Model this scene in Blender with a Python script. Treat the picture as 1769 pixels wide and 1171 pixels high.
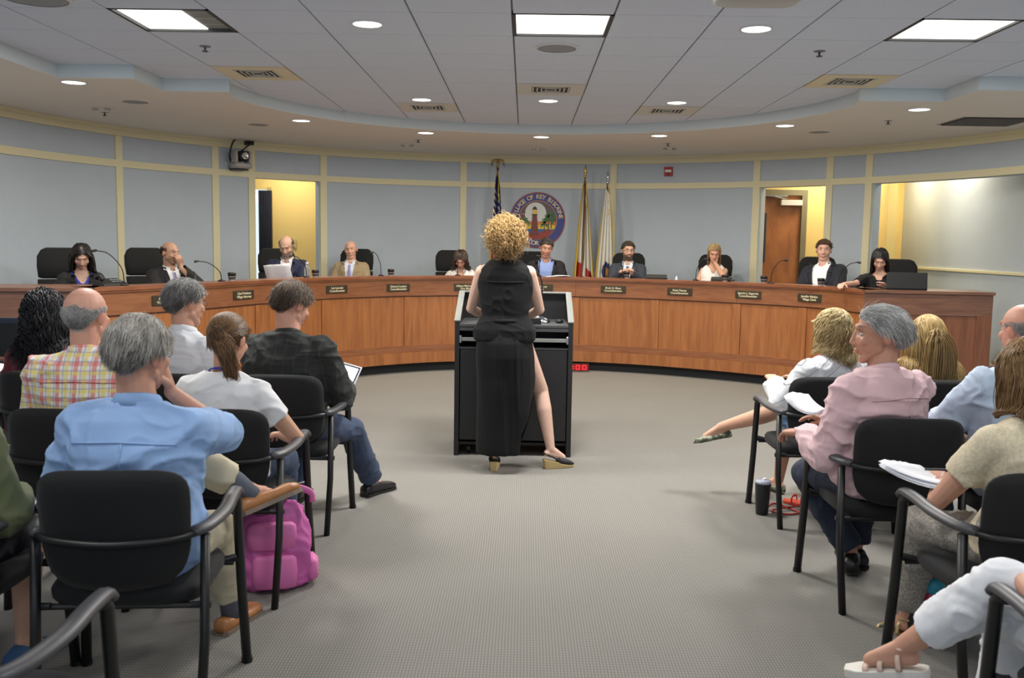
import bpy, bmesh, math, random
import numpy as np
from mathutils import Vector, Matrix
from mathutils.bvhtree import BVHTree

PI = math.pi
SC = bpy.context.scene
COL = SC.collection
rnd = random.Random(7)
for _o in list(bpy.data.objects):
    bpy.data.objects.remove(_o)

# ------------------------------------------------------------------ camera
CAMZ = 1.58
cam_d = bpy.data.cameras.new('camera')
cam = bpy.data.objects.new('camera', cam_d)
COL.objects.link(cam)
cam_d.sensor_width = 36.0
cam_d.lens = 32.72
cam_d.clip_end = 100
_r = Vector((0.99978106, 0.01391766, 0.01562445))
_u = Vector((-0.01696859, 0.10237213, 0.99460144))
_f = Vector((-0.01224302, 0.99464881, -0.10258588))
cam.matrix_world = Matrix(((_r.x, _u.x, -_f.x, 0), (_r.y, _u.y, -_f.y, 0), (_r.z, _u.z, -_f.z, CAMZ), (0, 0, 0, 1)))
cam_d.dof.use_dof = True
cam_d.dof.focus_distance = 7.2
cam_d.dof.aperture_fstop = 5.0
SC.camera = cam

# ------------------------------------------------------------------ world, exposure
SC.view_settings.view_transform = 'Standard'
SC.view_settings.look = 'None'
SC.view_settings.gamma = 1.0
SC.view_settings.use_curve_mapping = False
SC.view_settings.exposure = 0.0
w = bpy.data.worlds.new('world')
SC.world = w
w.use_nodes = True
w.node_tree.nodes['Background'].inputs[0].default_value = (0.72, 0.84, 1.0, 1)
w.node_tree.nodes['Background'].inputs[1].default_value = 0.6

# light strengths, kept together: (power in W, colour)
L_TROFFER = (85, (1.0, 0.985, 0.955))
L_DOWN = (16, (1.0, 0.93, 0.8))
L_COVE = (24, (1.0, 0.92, 0.76))
L_ALCOVE_FILL = (20, (1.0, 0.88, 0.66))
L_WINDOW = (50, (0.72, 0.86, 1.0))

def area(name, loc, sx, sy, power, color, rot=(0, 0, 0), shape='RECTANGLE', spread=PI, parent=None):
    d = bpy.data.lights.new(name, 'AREA')
    d.shape = shape
    d.size = sx
    if shape in ('RECTANGLE', 'ELLIPSE'):
        d.size_y = sy
    d.energy = power
    d.color = color
    d.spread = spread
    o = bpy.data.objects.new(name, d)
    COL.objects.link(o)
    o.location = loc
    o.rotation_euler = rot
    if parent:
        o.parent = parent
    return o

# daylight from the glazed rear wall behind the audience (outside the frame)
area('window_daylight', (0, -3.6, 1.7), 8.5, 2.0, L_WINDOW[0], L_WINDOW[1], rot=(PI / 2, 0, 0))

# ------------------------------------------------------------------ materials
def lin(c):
    return tuple(((v / 255) / 12.92 if v / 255 <= 0.04045 else ((v / 255 + 0.055) / 1.055) ** 2.4) for v in c)

_M = {}
def mat(name, rgb=(128, 128, 128), rough=0.6, metal=0.0, emit=None, estr=0, noise=None, bump=None, trans=0, spec=0.5, attr=False, sheen=0, coat=0):
    """noise=(scale, amount) colour variation; bump=(scale, strength, dist)"""
    if name in _M:
        return _M[name]
    m = bpy.data.materials.new(name)
    _M[name] = m
    m.use_nodes = True
    nt = m.node_tree
    b = nt.nodes['Principled BSDF']
    c = lin(rgb)
    b.inputs['Base Color'].default_value = (*c, 1)
    b.inputs['Roughness'].default_value = rough
    b.inputs['Metallic'].default_value = metal
    b.inputs['Specular IOR Level'].default_value = spec
    if trans:
        b.inputs['Transmission Weight'].default_value = trans
        b.inputs['IOR'].default_value = 1.33
    if sheen:
        b.inputs['Sheen Weight'].default_value = sheen
    if coat:
        b.inputs['Coat Weight'].default_value = coat
        b.inputs['Coat Roughness'].default_value = 0.15
    if emit:
        b.inputs['Emission Color'].default_value = (*lin(emit), 1)
        b.inputs['Emission Strength'].default_value = estr
    src = None
    if attr:
        a = nt.nodes.new('ShaderNodeAttribute')
        a.attribute_name = 'Col'
        src = a.outputs['Color']
        nt.links.new(src, b.inputs['Base Color'])
    if noise or bump:
        tc = nt.nodes.new('ShaderNodeTexCoord')
    if noise:
        n = nt.nodes.new('ShaderNodeTexNoise')
        n.inputs['Scale'].default_value = noise[0]
        n.inputs['Detail'].default_value = 4
        nt.links.new(tc.outputs['Object'], n.inputs['Vector'])
        mr = nt.nodes.new('ShaderNodeMapRange')
        mr.inputs['From Min'].default_value = 0.3
        mr.inputs['From Max'].default_value = 0.7
        mr.inputs['To Min'].default_value = 1 - noise[1]
        mr.inputs['To Max'].default_value = 1 + noise[1]
        nt.links.new(n.outputs['Fac'], mr.inputs['Value'])
        mx = nt.nodes.new('ShaderNodeVectorMath')
        mx.operation = 'SCALE'
        if src:
            nt.links.new(src, mx.inputs[0])
        else:
            mx.inputs[0].default_value = c
        nt.links.new(mr.outputs['Result'], mx.inputs['Scale'])
        nt.links.new(mx.outputs['Vector'], b.inputs['Base Color'])
    if bump:
        n2 = nt.nodes.new('ShaderNodeTexNoise')
        n2.inputs['Scale'].default_value = bump[0]
        n2.inputs['Detail'].default_value = 3
        nt.links.new(tc.outputs['Object'], n2.inputs['Vector'])
        bp = nt.nodes.new('ShaderNodeBump')
        bp.inputs['Strength'].default_value = bump[1]
        bp.inputs['Distance'].default_value = bump[2]
        nt.links.new(n2.outputs['Fac'], bp.inputs['Height'])
        nt.links.new(bp.outputs['Normal'], b.inputs['Normal'])
    return m

def nodes_of(m):
    return m.node_tree, m.node_tree.nodes['Principled BSDF']

def math_node(nt, op, a, b=None, c=None):
    n = nt.nodes.new('ShaderNodeMath')
    n.operation = op
    for i, v in enumerate((a, b, c)):
        if v is None:
            continue
        if isinstance(v, (int, float)):
            n.inputs[i].default_value = v
        else:
            nt.links.new(v, n.inputs[i])
    return n.outputs[0]

def mix_col(nt, fac, a, b):
    n = nt.nodes.new('ShaderNodeMix')
    n.data_type = 'RGBA'
    if isinstance(fac, (int, float)):
        n.inputs[0].default_value = fac
    else:
        nt.links.new(fac, n.inputs[0])
    for i, v in ((6, a), (7, b)):
        if isinstance(v, tuple):
            n.inputs[i].default_value = (*v[:3], 1)
        else:
            nt.links.new(v, n.inputs[i])
    return n.outputs[2]

def wood(name, rgb1, rgb2, stretch=(9, 9, 0.9), rough=0.38, vert=True):
    m = mat(name, rgb1, rough)
    nt, b = nodes_of(m)
    tc = nt.nodes.new('ShaderNodeTexCoord')
    mp = nt.nodes.new('ShaderNodeMapping')
    mp.inputs['Scale'].default_value = stretch
    nt.links.new(tc.outputs['Object'], mp.inputs['Vector'])
    n = nt.nodes.new('ShaderNodeTexNoise')
    n.inputs['Scale'].default_value = 2.2
    n.inputs['Detail'].default_value = 7
    n.inputs['Distortion'].default_value = 0.6
    nt.links.new(mp.outputs['Vector'], n.inputs['Vector'])
    cr = nt.nodes.new('ShaderNodeValToRGB')
    cr.color_ramp.elements[0].position = 0.33
    cr.color_ramp.elements[0].color = (*lin(rgb2), 1)
    cr.color_ramp.elements[1].position = 0.66
    cr.color_ramp.elements[1].color = (*lin(rgb1), 1)
    nt.links.new(n.outputs['Fac'], cr.inputs['Fac'])
    nt.links.new(cr.outputs['Color'], b.inputs['Base Color'])
    b.inputs['Coat Weight'].default_value = 0.25
    b.inputs['Coat Roughness'].default_value = 0.3
    return m

M_wallb = mat('wall_blue', (185, 196, 207), 0.85, noise=(3, 0.02))
M_cream = mat('cream_trim', (228, 220, 184), 0.6)
M_soffit = mat('soffit_paint', (230, 225, 215), 0.85)
M_fascia = mat('fascia_paint', (208, 217, 220), 0.8)
M_yellow = mat('yellow_wall', (226, 200, 130), 0.8)
M_tile = mat('ceiling_tile', (216, 225, 240), 0.9, noise=(55, 0.03), bump=(160, 0.3, 0.002))
M_grid = mat('ceiling_grid', (140, 142, 140), 0.6)
M_wood = wood('desk_wood', (168, 108, 62), (144, 88, 48), (10, 10, 0.9))
M_woodh = wood('desk_wood_band', (148, 96, 62), (128, 78, 50), (1.6, 1.6, 16))
M_woodt = wood('desk_wood_top', (146, 90, 60), (122, 72, 46), (1.6, 1.6, 16), rough=0.3)
M_woodd = wood('desk_wood_dark', (132, 92, 72), (108, 72, 56), (1.6, 1.6, 14))  # desk wood greyed and darkened to stand in for sheen and shade on the wings
M_woodd2 = wood('desk_wood_dark_panel', (140, 88, 60), (116, 70, 46), (10, 10, 0.9))  # panel copy with the same shading put into its colour
M_kick = mat('kick_black', (30, 32, 36), 0.6)
M_black = mat('black_plastic', (20, 20, 22), 0.45)
M_blackm = mat('black_metal', (17, 17, 18), 0.42, spec=0.5)
M_blackf = mat('black_fabric', (13, 13, 15), 0.85, bump=(300, 0.3, 0.001), sheen=0.04)
M_pad = mat('arm_pad', (62, 62, 66), 0.42)
M_chrome = mat('chrome', (200, 200, 205), 0.18, metal=1)
M_brass = mat('gold_metal', (200, 165, 80), 0.3, metal=1)
M_white = mat('white_plastic', (225, 225, 225), 0.5)
M_paper = mat('paper', (238, 240, 245), 0.8)
M_lightface = mat('light_face', (255, 255, 255), 0.5, emit=(255, 252, 244), estr=3.0)
M_grey = mat('grey_metal', (130, 132, 132), 0.45)
M_darkgrey = mat('dark_grey', (60, 60, 62), 0.55)

# ------------------------------------------------------------------ mesh helpers
class MB:
    def __init__(s):
        s.v = []
        s.f = []
        s.m = []
        s.n = 0
    def add(s, v, f, m=0):
        v = np.asarray(v, float).reshape(-1, 3)
        s.v.append(v)
        s.f += [tuple(int(i) + s.n for i in q) for q in f]
        s.m += [m] * len(f)
        s.n += len(v)
        return s
    def box(s, c, d, R=None, m=0):
        x, y, z = (q / 2 for q in d)
        v = np.array([(-x, -y, -z), (x, -y, -z), (x, y, -z), (-x, y, -z), (-x, -y, z), (x, -y, z), (x, y, z), (-x, y, z)])
        if R is not None:
            v = v @ np.array(R).T
        return s.add(v + np.array(c), [(0, 3, 2, 1), (4, 5, 6, 7), (0, 1, 5, 4), (1, 2, 6, 5), (2, 3, 7, 6), (3, 0, 4, 7)], m)
    def bb(s, x0, x1, y0, y1, z0, z1, m=0):
        return s.box(((x0 + x1) / 2, (y0 + y1) / 2, (z0 + z1) / 2), (abs(x1 - x0), abs(y1 - y0), abs(z1 - z0)), m=m)
    def tube(s, pts, r, n=8, m=0, flat=1.0, up=None):
        """swept tube; r scalar or list; flat = width ratio of the second axis"""
        P = np.asarray(pts, float)
        k = len(P)
        r = np.full(k, r, float) if np.isscalar(r) else np.asarray(r, float)
        T = np.gradient(P, axis=0)
        T /= np.linalg.norm(T, axis=1)[:, None] + 1e-12
        a = np.array(up if up is not None else ((0, 0, 1) if abs(T[0][2]) < 0.9 else (1, 0, 0)), float)
        V = []
        for i in range(k):
            a = a - T[i] * a.dot(T[i])
            if np.linalg.norm(a) < 1e-6:
                a = np.array((1, 0.01, 0)) - T[i] * T[i][0]
            a /= np.linalg.norm(a)
            b = np.cross(T[i], a)
            for j in range(n):
                t = 2 * PI * j / n
                V.append(P[i] + r[i] * (a * math.cos(t) + b * math.sin(t) * flat))
        F = [(i * n + j, i * n + (j + 1) % n, (i + 1) * n + (j + 1) % n, (i + 1) * n + j) for i in range(k - 1) for j in range(n)]
        F += [tuple(range(n))[::-1], tuple((k - 1) * n + j for j in range(n))]
        return s.add(V, F, m)
    def cyl(s, c, r, h, n=24, m=0, axis=2, r2=None):
        d = np.zeros(3)
        d[axis] = h / 2
        c = np.array(c, float)
        return s.tube([c - d, c + d], [r, r if r2 is None else r2], n, m)
    def lathe(s, prof, c=(0, 0, 0), n=24, m=0, caps=True):
        c = np.array(c, float)
        V = [c + (r * math.cos(2 * PI * j / n), r * math.sin(2 * PI * j / n), z) for r, z in prof for j in range(n)]
        k = len(prof)
        F = [(i * n + j, i * n + (j + 1) % n, (i + 1) * n + (j + 1) % n, (i + 1) * n + j) for i in range(k - 1) for j in range(n)]
        if caps: F += [tuple(range(n))[::-1], tuple((k - 1) * n + j for j in range(n))]
        return s.add(V, F, m)
    def sph(s, c, r, n=12, R=None, m=0):
        r = np.array((r, r, r) if np.isscalar(r) else r, float)
        h = max(4, n // 2 + 1)
        V = [(0, 0, -1)]
        for i in range(1, h):
            p = -PI / 2 + PI * i / h
            for j in range(n):
                t = 2 * PI * j / n
                V.append((math.cos(p) * math.cos(t), math.cos(p) * math.sin(t), math.sin(p)))
        V.append((0, 0, 1))
        V = np.array(V) * r
        if R is not None:
            V = V @ np.array(R).T
        F = [(0, 1 + (j + 1) % n, 1 + j) for j in range(n)]
        for i in range(h - 2):
            F += [(1 + i * n + j, 1 + i * n + (j + 1) % n, 1 + (i + 1) * n + (j + 1) % n, 1 + (i + 1) * n + j) for j in range(n)]
        L = len(V) - 1
        o = 1 + (h - 2) * n
        F += [(o + j, o + (j + 1) % n, L) for j in range(n)]
        return s.add(V + np.array(c, float), F, m)
    def cap(s, a, b, ra, rb=None, n=12, m=0):
        """tapered capsule with round ends"""
        rb = ra if rb is None else rb
        a = np.array(a, float)
        b = np.array(b, float)
        d = b - a
        L = np.linalg.norm(d) + 1e-9
        d = d / L
        P, R = [], []
        for t in (0.05, 0.4, 0.8, 1.2):
            P.append(a - d * ra * math.cos(t)); R.append(ra * math.sin(t))
        P.append(a); R.append(ra)
        P.append(b); R.append(rb)
        for t in (1.2, 0.8, 0.4, 0.05):
            P.append(b + d * rb * math.cos(t)); R.append(rb * math.sin(t))
        if L < 1e-4:
            return s.sph(a, ra, n)
        return s.tube(P, R, n, m)
    def loft(s, rings, n=20, m=0):
        """rings: (centre, xaxis, yaxis, half width, half depth[, power])"""
        V = []
        for rg in rings:
            c, ax, ay, hw, hd = [np.array(q, float) for q in rg[:5]]
            p = rg[5] if len(rg) > 5 else 2.0
            for j in range(n):
                t = 2 * PI * j / n
                ct, st = math.cos(t), math.sin(t)
                V.append(c + ax * hw * math.copysign(abs(ct) ** (2 / p), ct) + ay * hd * math.copysign(abs(st) ** (2 / p), st))
        k = len(rings)
        F = [(i * n + j, i * n + (j + 1) % n, (i + 1) * n + (j + 1) % n, (i + 1) * n + j) for i in range(k - 1) for j in range(n)]
        F += [tuple(range(n))[::-1], tuple((k - 1) * n + j for j in range(n))]
        return s.add(V, F, m)
    def prism(s, poly, z0, z1, m=0):
        n = len(poly)
        V = [(x, y, z0) for x, y in poly] + [(x, y, z1) for x, y in poly]
        F = [tuple(range(n))[::-1], tuple(range(n, 2 * n))] + [(i, (i + 1) % n, n + (i + 1) % n, n + i) for i in range(n)]
        return s.add(V, F, m)
    def arc(s, c, a0, a1, r0, r1, z0, z1, m=0, step=2.0):
        """box bent round c; angles in degrees clockwise from +y"""
        k = max(1, int(abs(a1 - a0) / step))
        V = []
        for i in range(k + 1):
            a = math.radians(a0 + (a1 - a0) * i / k)
            for r, z in ((r0, z0), (r1, z0), (r1, z1), (r0, z1)):
                V.append((c[0] + r * math.sin(a), c[1] + r * math.cos(a), z))
        F = [(4 * i + j, 4 * i + 4 + j, 4 * i + 4 + (j + 1) % 4, 4 * i + (j + 1) % 4) for i in range(k) for j in range(4)]
        F += [(0, 1, 2, 3), (4 * k + 3, 4 * k + 2, 4 * k + 1, 4 * k)]
        return s.add(V, F, m)
    def strip(s, path, nrm, o0, o1, z0, z1, m=0):
        """bar along a plan path: offset o along its normals"""
        V = []
        for p, q in zip(path, nrm):
            for o, z in ((o0, z0), (o1, z0), (o1, z1), (o0, z1)):
                V.append((p[0] + q[0] * o, p[1] + q[1] * o, z))
        k = len(path) - 1
        F = [(4 * i + j, 4 * i + 4 + j, 4 * i + 4 + (j + 1) % 4, 4 * i + (j + 1) % 4) for i in range(k) for j in range(4)]
        F += [(0, 1, 2, 3), (4 * k + 3, 4 * k + 2, 4 * k + 1, 4 * k)]
        return s.add(V, F, m)
    def mesh(s, name, mats, smooth=False):
        me = bpy.data.meshes.new(name)
        V = np.concatenate(s.v) if s.v else np.zeros((0, 3))
        me.from_pydata(V.tolist(), [], s.f)
        for q in (mats if isinstance(mats, (list, tuple)) else [mats]):
            me.materials.append(q)
        if any(s.m):
            me.polygons.foreach_set('material_index', s.m)
        bm = bmesh.new()
        bm.from_mesh(me)
        bmesh.ops.recalc_face_normals(bm, faces=bm.faces)
        bm.to_mesh(me)
        bm.free()
        if smooth:
            me.polygons.foreach_set('use_smooth', [True] * len(me.polygons))
        me.update()
        return me
    def build(s, name, mats, parent=None, smooth=False, bevel=0, seg=2):
        o = link(name, s.mesh(name, mats, smooth), parent)
        if bevel:
            b = o.modifiers.new('bevel', 'BEVEL')
            b.width = bevel
            b.segments = seg
            b.limit_method = 'ANGLE'
            b.angle_limit = 0.6
            o.data.polygons.foreach_set('use_smooth', [True] * len(o.data.polygons))
            wn = o.modifiers.new('wn', 'WEIGHTED_NORMAL')
            wn.keep_sharp = False
        return o

def link(name, me, parent=None):
    o = bpy.data.objects.new(name, me)
    COL.objects.link(o)
    if parent:
        o.parent = parent
    return o

def tag(o, label=None, cat=None, group=None, kind=None):
    if label: o['label'] = label
    if cat: o['category'] = cat
    if group: o['group'] = group
    if kind: o['kind'] = kind
    return o

def thing(name, label, cat, loc=(0, 0, 0), rz=0, group=None):
    o = link(name, None)
    o.location = loc
    o.rotation_euler = (0, 0, rz)
    o.empty_display_size = 0.1
    return tag(o, label, cat, group)

def copy_tree(o, parent=None):
    c = o.copy()
    COL.objects.link(c)
    c.parent = parent
    for ch in list(o.children):
        copy_tree(ch, c)
    return c

def crom(pts, n=8):
    P = [np.array(p, float) for p in pts]
    P = [2 * P[0] - P[1]] + P + [2 * P[-1] - P[-2]]
    o = []
    for i in range(1, len(P) - 2):
        a, b, c, d = P[i - 1:i + 3]
        for k in range(n):
            t = k / n
            o.append(.5 * ((2 * b) + (c - a) * t + (2 * a - 5 * b + 4 * c - d) * t * t + (3 * b - a - 3 * c + d) * t ** 3))
    o.append(P[-2])
    return np.array(o)

def text_mesh(s, size, align='CENTER', depth=0.001, bold=0.0):
    cu = bpy.data.curves.new('t', 'FONT')
    cu.body = s
    cu.size = size
    cu.align_x = align
    cu.align_y = 'CENTER'
    cu.extrude = depth
    cu.offset = bold
    cu.resolution_u = 3
    o = bpy.data.objects.new('t', cu)
    COL.objects.link(o)
    dg = bpy.context.evaluated_depsgraph_get()
    me = bpy.data.meshes.new_from_object(o.evaluated_get(dg))
    bpy.data.objects.remove(o)
    bpy.data.curves.remove(cu)
    return me

# ================================================================== the room
WC = (0.05, 8.5)
WR = 5.28
ZS = 2.84          # soffit
ZC = 2.944         # tile ceiling

# floor with its ribbed, flecked carpet
M_carpet = mat('carpet', (126, 122, 116), 0.95)
nt, b = nodes_of(M_carpet)
tc = nt.nodes.new('ShaderNodeTexCoord')
sp = nt.nodes.new('ShaderNodeSeparateXYZ')
nt.links.new(tc.outputs['Object'], sp.inputs[0])
rib = math_node(nt, 'SINE', math_node(nt, 'MULTIPLY', sp.outputs[0], 2 * PI / 0.0125))
row = math_node(nt, 'SINE', math_node(nt, 'MULTIPLY', sp.outputs[1], 2 * PI / 0.022))
dots = math_node(nt, 'MULTIPLY', math_node(nt, 'MULTIPLY_ADD', rib, 0.5, 0.5), math_node(nt, 'MULTIPLY_ADD', row, 0.35, 0.65))
n1 = nt.nodes.new('ShaderNodeTexNoise')
n1.inputs['Scale'].default_value = 1.1
n1.inputs['Detail'].default_value = 5
nt.links.new(tc.outputs['Object'], n1.inputs['Vector'])
dn = math_node(nt, 'MULTIPLY_ADD', n1.outputs['Fac'], 0.25, dots)
c_ = mix_col(nt, math_node(nt, 'MULTIPLY', dn, 0.8), lin((108, 106, 102)), lin((148, 144, 137)))
nt.links.new(c_, b.inputs['Base Color'])
bp = nt.nodes.new('ShaderNodeBump')
bp.inputs['Strength'].default_value = 0.4
bp.inputs['Distance'].default_value = 0.003
nt.links.new(dots, bp.inputs['Height'])
nt.links.new(bp.outputs['Normal'], b.inputs['Normal'])
b.inputs['Specular IOR Level'].default_value = 0.2
fl = MB().bb(-6.3, 6.3, -4, 16, -0.1, 0).build('floor', M_carpet)
tag(fl, 'grey ribbed carpet floor of the chamber', kind='structure')

# curved rear wall with openings
wb = MB()
OP = [(-43.3, -33.2), (36.3, 46.0), (53.3, 90.0)]
ZO = 2.38
a = -92.0
for o0, o1 in OP + [(90.0, 90.0)]:
    if o0 > a:
        wb.arc(WC, a, o0, WR + 0.02, WR + 0.16, 0, 2.96)
    if o1 > o0:
        wb.arc(WC, o0, o1, WR + 0.02, WR + 0.16, ZO, 2.96)
    a = o1
wall = wb.build('wall_back', M_wallb)
tag(wall, 'curved pale blue wall behind the dais', kind='structure')
bat = [-86, -64.1, -49.4, -43.8, -32.6, -10.5, 13.3, 35.6, 46.7, 52.6]
hb = 0.5
for a_ in bat:
    MB().arc(WC, a_ - hb, a_ + hb, WR - 0.02, WR + 0.03, 0.0, 2.74, step=0.5).build('batten', M_cream, wall)
for a0, a1 in zip([-92] + bat, bat + [90]):
    if a1 - a0 < 1.2: continue
    p = MB().arc(WC, a0 + hb * 0.9, a1 - hb * 0.9, WR, WR + 0.025, 2.455, 2.74)
    p.build('upper_panel', M_wallb, wall)
    mid = (a0 + a1) / 2
    if not any(q0 < mid < q1 for q0, q1 in OP):
        MB().arc(WC, a0 + hb * 0.9, a1 - hb * 0.9, WR, WR + 0.025, 0, 2.385).build('lower_panel', M_wallb, wall)
    MB().arc(WC, a0 + hb, a1 - hb, WR - 0.02, WR + 0.03, 2.38, 2.46).build('rail', M_cream, wall)
MB().arc(WC, -92, 90, WR - 0.035, WR + 0.03, 2.735, 2.80).build('cornice', M_cream, wall)
MB().arc(WC, -92, 90, WR - 0.06, WR + 0.03, 2.80, ZS + 0.01).build('cornice', M_cream, wall)

# side walls, wall behind the audience left out where the windows stand
tag(MB().bb(-5.38, -5.23, -4, 8.4, 0, 2.96).build('wall_left', M_wallb), kind='structure')
wr_ = tag(MB().bb(5.6, 5.75, -4, 14.6, 0, 2.96).build('wall_right', M_wallb), kind='structure')
MB().bb(5.575, 5.61, -4, 14.0, 1.30, 1.335).build('chair_rail', M_cream, wr_, bevel=0.004)
tag(MB().bb(5.33, 5.6, 8.4, 8.55, 2.38, 2.96).build('trim_1', M_wallb), kind='structure')
# yellow return wall of the far right recess
tag(MB().bb(5.15, 5.6, 14.0, 14.12, 0, 2.9).build('wall_recess_right', M_yellow), kind='structure')

# left alcove
al = MB()
al.bb(-3.86, -2.3, 14.2, 14.32, 0, 2.9)
al.bb(-5.2, -3.86, 14.2, 14.32, 2.33, 2.9)
al.bb(-2.42, -2.3, 13.5, 14.2, 0, 2.9)
al.bb(-5.2, -5.08, 13.0, 14.2, 0, 2.9)
al = tag(al.build('wall_alcove_left', M_yellow), kind='structure')
tag(MB().bb(-5.2, -3.86, 14.29, 14.30, 0.9, 2.33).build('window_1', mat('daylight_glass', (200, 220, 235), 0.2, emit=(205, 225, 240), estr=1.2)), kind='structure')
tag(MB().bb(-3.91, -3.85, 14.17, 14.25, 0, 2.36).build('trim_2', mat('tan_trim', (176, 160, 112), 0.7)), kind='structure')
cu = MB()
pts = [(-4.06 + 0.2 * i / 40, 14.12 + 0.018 * math.sin(i * 1.3)) for i in range(41)]
pts = [(x + .03, y) for x, y in pts]
cu.prism(pts + [(x, y + 0.012) for x, y in pts[::-1]], 0.15, 2.31)
tag(cu.build('curtain', mat('navy_curtain', (24, 28, 44), 0.9), smooth=True), 'dark navy curtain hanging at the window in the left alcove', 'curtain')
sw = thing('light_switch', 'small wall switch plate on the yellow alcove wall', 'switch', (-3.52, 14.19, 1.52))
MB().bb(-.045, .045, -.012, 0, -.065, .065).build('plate', mat('plate_tan', (196, 180, 128), 0.5), sw, bevel=0.003)
MB().bb(-.012, .012, -.02, -.01, -.02, .02).build('toggle', M_darkgrey, sw)
# right alcove with its door
ar = MB()
ar.bb(2.7, 3.24, 13.9, 14.02, 0, 2.9)
ar.bb(4.14, 5.1, 13.9, 14.02, 0, 2.9)
ar.bb(3.24, 4.14, 13.9, 14.02, 2.42, 2.9)
ar.bb(4.95, 5.07, 12.9, 13.9, 0, 2.9)
ar.bb(2.6, 2.72, 13.3, 14.0, 0, 2.9)
ar = tag(ar.build('wall_alcove_right', M_yellow), kind='structure')
M_door = wood('door_wood', (168, 106, 56), (140, 84, 42), (3, 3, 1.2))
dr = MB().bb(3.32, 4.06, 13.92, 13.97, 0.01, 2.34).build('door_1', M_door)
tag(dr, 'brown wooden door in the right alcove', kind='structure')
M_frame = mat('door_frame', (122, 116, 92), 0.5)
MB().bb(3.24, 3.32, 13.86, 13.98, 0, 2.42).build('jamb', M_frame, dr)
MB().bb(4.06, 4.14, 13.86, 13.98, 0, 2.42).build('jamb', M_frame, dr)
MB().bb(3.32, 4.06, 13.86, 13.98, 2.34, 2.42).build('lintel', M_frame, dr)
vf = MB().bb(3.39, 3.56, 13.895, 13.925, 1.35, 2.08).build('vision_frame', M_darkgrey, dr)
MB().bb(3.41, 3.54, 13.89, 13.90, 1.37, 2.06).build('pane', mat('dark_glass', (40, 46, 56), 0.1), vf)
cl = MB().bb(3.74, 4.05, 13.80, 13.9, 2.19, 2.27).build('closer_box', mat('closer_white', (205, 205, 200), 0.4), dr, bevel=0.005)
MB().tube([(3.82, 13.83, 2.28), (3.64, 13.80, 2.315), (3.47, 13.85, 2.33)], 0.012, 6).build('closer_arm', M_grey, cl)
MB().bb(3.42, 3.84, 13.83, 13.87, 2.315, 2.34).build('closer_rail', M_grey, dr)
# alcove ceilings and outer shell so no sky shows through
tag(MB().bb(-6.3, 6.3, 12.0, 16, 2.9, 2.95).build('ceiling_alcoves', M_soffit), kind='structure')
tag(MB().bb(-6.3, 6.3, 14.6, 14.7, 0, 2.96).build('wall_outer', M_yellow), kind='structure')
area('alcove_light', (-3.5, 13.6, 2.82), 0.5, 0.4, *L_ALCOVE_FILL)  # added fill lamps without fixtures, brightening the alcoves and right recess
area('alcove_light', (4.3, 13.4, 2.82), 0.5, 0.4, *L_ALCOVE_FILL)
area('alcove_light', (5.1, 13.3, 2.83), 0.5, 0.4, *L_ALCOVE_FILL)
area('recess_light', (5.2, 12.1, 2.83), 0.4, 0.9, *L_ALCOVE_FILL)

# soffit (flat plaster) round the tiled field
CCx, CCy, CR = 0.12, 8.2, 2.77
inner = [(-3.76, -4.0), (-3.76, 7.56), (-3.15, 7.56), (-3.15, 8.17), (-2.58, 8.17)]
arcp = []
for i in range(1, 48):
    a_ = math.radians(-77 + 154 * i / 48 - 12 + 24 * i / 48)
    arcp.append((CCx + CR * math.sin(a_), CCy + CR * math.cos(a_)))
inner += arcp + [(2.84, 8.17), (3.56, 8.17), (3.56, 7.56), (4.17, 7.56), (4.17, -4.0)]
outer = [(6.3, -4.0), (6.3, 14.6), (-6.3, 14.6), (-6.3, -4.0)]
bm = bmesh.new()
lp = [bm.verts.new((x, y, ZS)) for x, y in inner + outer]
ed = [bm.edges.new((lp[i], lp[(i + 1) % len(lp)])) for i in range(len(lp))]
bmesh.ops.triangle_fill(bm, use_beauty=True, edges=ed)
bmesh.ops.recalc_face_normals(bm, faces=bm.faces)
for f_ in bm.faces:
    if f_.normal.z > 0: f_.normal_flip()
r_ = bmesh.ops.solidify(bm, geom=bm.faces[:], thickness=-0.004)
me = bpy.data.meshes.new('ceiling')
bm.to_mesh(me)
bm.free()
me.materials.append(M_soffit)
ceil = tag(link('ceiling', me), 'stepped ceiling: plaster soffit round a tiled field', kind='structure')
fa = MB()
T2 = inner
V = []
for i in range(len(T2) - 1):
    (x0, y0), (x1, y1) = T2[i], T2[i + 1]
    d = math.hypot(x1 - x0, y1 - y0)
    x0, y0, x1, y1 = x0 - (x1 - x0) / d * .006, y0 - (y1 - y0) / d * .006, x1 + (x1 - x0) / d * .006, y1 + (y1 - y0) / d * .006
    nx, ny = (y1 - y0) / d * -0.012, -(x1 - x0) / d * -0.012
    fa.add([(x0, y0, ZS - .001), (x1, y1, ZS - .001), (x1, y1, ZC + .03), (x0, y0, ZC + .03),
            (x0 + nx, y0 + ny, ZS - .001), (x1 + nx, y1 + ny, ZS - .001), (x1 + nx, y1 + ny, ZC + .03), (x0 + nx, y0 + ny, ZC + .03)],
           [(0, 1, 2, 3), (4, 7, 6, 5), (0, 4, 5, 1), (3, 2, 6, 7), (0, 3, 7, 4), (1, 5, 6, 2)])
fa.build('fascia', M_fascia, ceil)
MB().bb(-3.9, 4.3, -4, 11.2, ZC + .018, ZC + .05).build('grid_backing', M_grid, ceil)
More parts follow.
